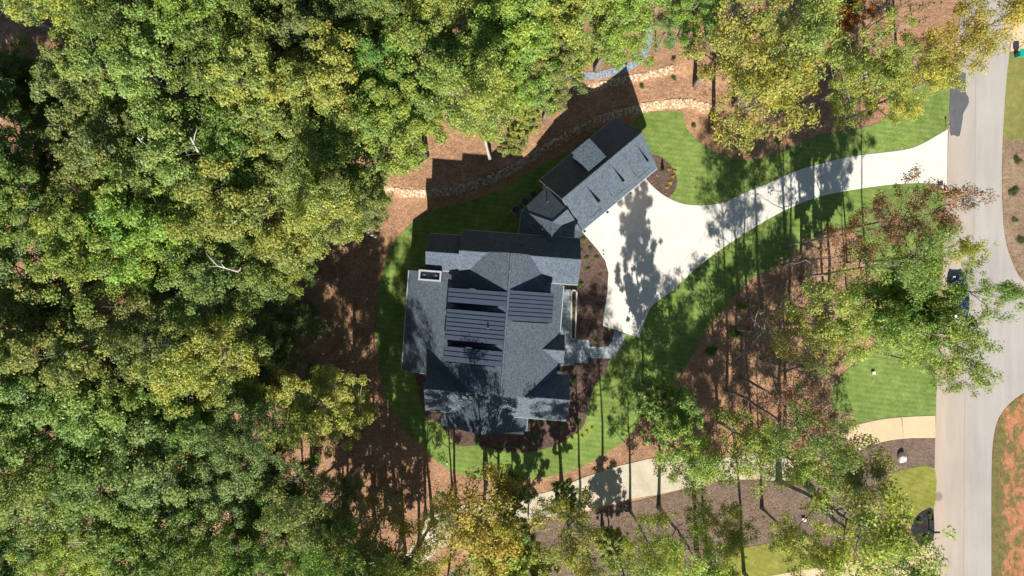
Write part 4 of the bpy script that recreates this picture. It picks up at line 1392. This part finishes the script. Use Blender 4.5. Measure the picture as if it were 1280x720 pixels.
mailbox(1172.5, 243, 'black mailbox on a post at the foot of the white driveway', 0)
mailbox(1160.5, 661, 'black mailbox in the black mulch ring beside the road', 0)
mb = MB(); mb.box((0, 0, .02), (.38, .38, .04)); mb.lathe((0, 0, .04), [(.15, 0), (.10, .25), (.06, .5), (.03, .68)], 14)
cone = mb.build('traffic_cone', M['orange']); p = gpx(1180.2, 239); cone.location = (p.x, p.y, .09)
tag(cone, 'orange traffic cone beside the mailbox at the driveway foot', 'cone')
mb = MB(); mb.lathe((0, 0, .3), [(.112, 0), (.088, .12)], 14); b_ = mb.build('band', M['white'], cone)

# wheeled bin
p = gpx(1270, 70)
bin_ = empty('wheelie_bin', (p.x, p.y, .06), .05); tag(bin_, 'teal wheeled bin standing at the edge of the road', 'bin')
mb = MB()
q0 = [(-.28, -.3), (.28, -.3), (.28, .3), (-.28, .3)]
lo = [Vector((x * .8, y * .8, .08)) for x, y in q0]; hi = [Vector((x, y, 1.0)) for x, y in q0]
mb.poly(list(reversed(lo))); mb.poly(hi)
for i in range(4): mb.poly([lo[i], lo[(i + 1) % 4], hi[(i + 1) % 4], hi[i]])
mb.build('body', M['teal'], bin_)
mb = MB(); mb.slab([Vector((-.36, -.4, 1.06)), Vector((.36, -.4, 1.06)), Vector((.36, .36, 1.12)), Vector((-.36, .36, 1.12))], .06); mb.tube([(-.3, .4, 1.05), (.3, .4, 1.05)], [.025, .025], 6); mb.build('lid', M['teal'], bin_)
for s in (-1, 1):
    mb = MB(); mb.tube([(s * .2, .26, .1), (s * .28, .26, .1)], [.1, .1], 12); mb.build('wheel', M['rubber'], bin_)

# white landscape boulder
bm = bmesh.new(); bmesh.ops.create_icosphere(bm, subdivisions=3, radius=.5)
for v in bm.verts:
    n = mnoise.noise(v.co * 2.1 + Vector((4, 1, 2))); v.co *= 1 + .35 * n
    v.co.x *= .8; v.co.y *= 1.15; v.co.z *= .9
me = bpy.data.meshes.new('boulder'); bm.to_mesh(me); bm.free(); me.materials.append(M['rock'])
for f in me.polygons: f.use_smooth = True
bo = bpy.data.objects.new('boulder', me); COL.objects.link(bo); p = gpx(1126, 571); bo.location = (p.x, p.y, .32)
tag(bo, 'white boulder in the grey mulch beside the tan walk', 'boulder')

# valve boxes and lawn markers
for (x, y, s, lab) in ((1091, 466, .34, 'pale utility box lid in the roadside lawn'), (1004, 649, .4, 'white utility box in the grey mulch by the cream drive')):
    p = gpx(x, y); mb = MB(); mb.box((0, 0, .12), (s, s * .8, .24)); mb.box((0, 0, .255), (s * 1.1, s * .9, .03))
    o = mb.build('utility_box', M['rock']); o.location = (p.x, p.y, .03); tag(o, lab, 'utility box')
p = gpx(559, 579); mb = MB(); mb.lathe((0, 0, 0), [(.10, 0), (.13, .1), (.11, .14), (.03, .16)], 12)
o = mb.build('bird_bath_dish', M['blue_plastic']); o.location = (p.x, p.y, .03); tag(o, 'small pale blue dish on the edge of the south lawn', 'dish')
p = gpx(1182, 157); mb = MB(); mb.tube([(0, 0, 0), (0, 0, .75)], [.03, .03], 6); mb.box((0, 0, .75), (.22, .05, .18))
o = mb.build('yard_marker', M['post']); o.location = (p.x, p.y, .03); tag(o, 'thin black marker post on the lawn at the driveway corner', 'marker')
for (x, y) in ((728, 452), (744, 445), (754, 318)):
    p = gpx(x, y); mb = MB(); mb.tube([(0, 0, 0), (0, 0, .4)], [.02, .02], 6); mb.lathe((0, 0, .4), [(.03, 0), (.1, .02), (.02, .09)], 10)
    o = mb.build('path_light', M['dark']); o.location = (p.x, p.y, .05); tag(o, 'small black path light beside the walk and forecourt', 'path light', 'path lights')


# parked car beside the road
def car(x, y, rz):
    p = gpx(x, y)
    root = empty('parked_car', (p.x, p.y, .045), rz)
    tag(root, 'dark blue car parked at the road edge under the roadside trees', 'car')
    side = [(-2.3, .35), (-2.32, .75), (-2.2, .95), (-1.2, 1.02), (.75, 1.02), (1.9, .9), (2.25, .72), (2.3, .4)]
    def loft(secs, name, mat, sm=True):
        mb = MB(); n = len(secs[0]); 
        for s in secs: mb.v += [tuple(q) for q in s]
        for i in range(len(secs) - 1):
            for k in range(n - 1):
                mb.f.append((i * n + k, i * n + k + 1, (i + 1) * n + k + 1, (i + 1) * n + k)); mb.m.append(0)
        mb.f.append(tuple(range(n))); mb.m.append(0)
        mb.f.append(tuple((len(secs) - 1) * n + k for k in reversed(range(n)))); mb.m.append(0)
        return mb.build(name, mat, root, sm)
    # body: cross sections along the length (car points along +x)
    secs = []
    for xx, w, zt in ((-2.32, .72, .80), (-2.15, .86, .98), (-1.2, .91, 1.02), (0, .92, 1.0), (.9, .91, .98), (1.8, .86, .88), (2.2, .76, .74), (2.32, .6, .6)):
        secs.append([Vector((xx, s * w * k, z)) for s, k, z in ((-1, .9, .25), (-1, 1, .5), (-1, 1, zt - .15), (-1, .85, zt), (1, .85, zt), (1, 1, zt - .15), (1, 1, .5), (1, .9, .25))])
    loft(secs, 'body', M['car_blue'])
    secs = []
    for xx, w, zt in ((-2.0, .68, 1.0), (-1.45, .66, 1.40), (-.6, .65, 1.48), (.1, .65, 1.44), (.95, .70, .98)):
        secs.append([Vector((xx, s * w * k, z)) for s, k, z in ((-1, 1.15, .95), (-1, 1, zt - .06), (-1, .86, zt), (1, .86, zt), (1, 1, zt - .06), (1, 1.15, .95))])
    loft(secs, 'cabin', M['glass'])
    mb = MB(); mb.slab([Vector((-1.45, -.57, 1.43)), Vector((-.6, -.57, 1.51)), Vector((.1, -.56, 1.47)), Vector((.1, .56, 1.47)), Vector((-.6, .57, 1.51)), Vector((-1.45, .57, 1.43))], .05); mb.build('roof', M['car_blue'], root)
    for sx in (-1.4, 1.42):
        for sy in (-1, 1):
            mb = MB(); mb.tube([(sx, sy * .72, .33), (sx, sy * .93, .33)], [.33, .33], 18); wv = mb.build('wheel', M['rubber'], root)
            mb = MB(); mb.tube([(sx, sy * .9, .33), (sx, sy * .945, .33)], [.2, .2], 12); mb.build('rim', M['ac'], wv)
    for sy in (-1, 1):
        mb = MB(); mb.box((2.2, sy * .58, .68), (.16, .26, .12)); mb.build('headlight', M['white'], root)
        mb = MB(); mb.box((-2.28, sy * .62, .78), (.1, .24, .14)); mb.build('tail_light', M['lamp_red'], root)
        mb = MB(); mb.box((.62, sy * .98, .98), (.14, .2, .12)); mb.build('mirror', M['car_blue'], root)


car(1194, 371, R(90))
print('tris', sum(len(m.polygons) for m in bpy.data.meshes))
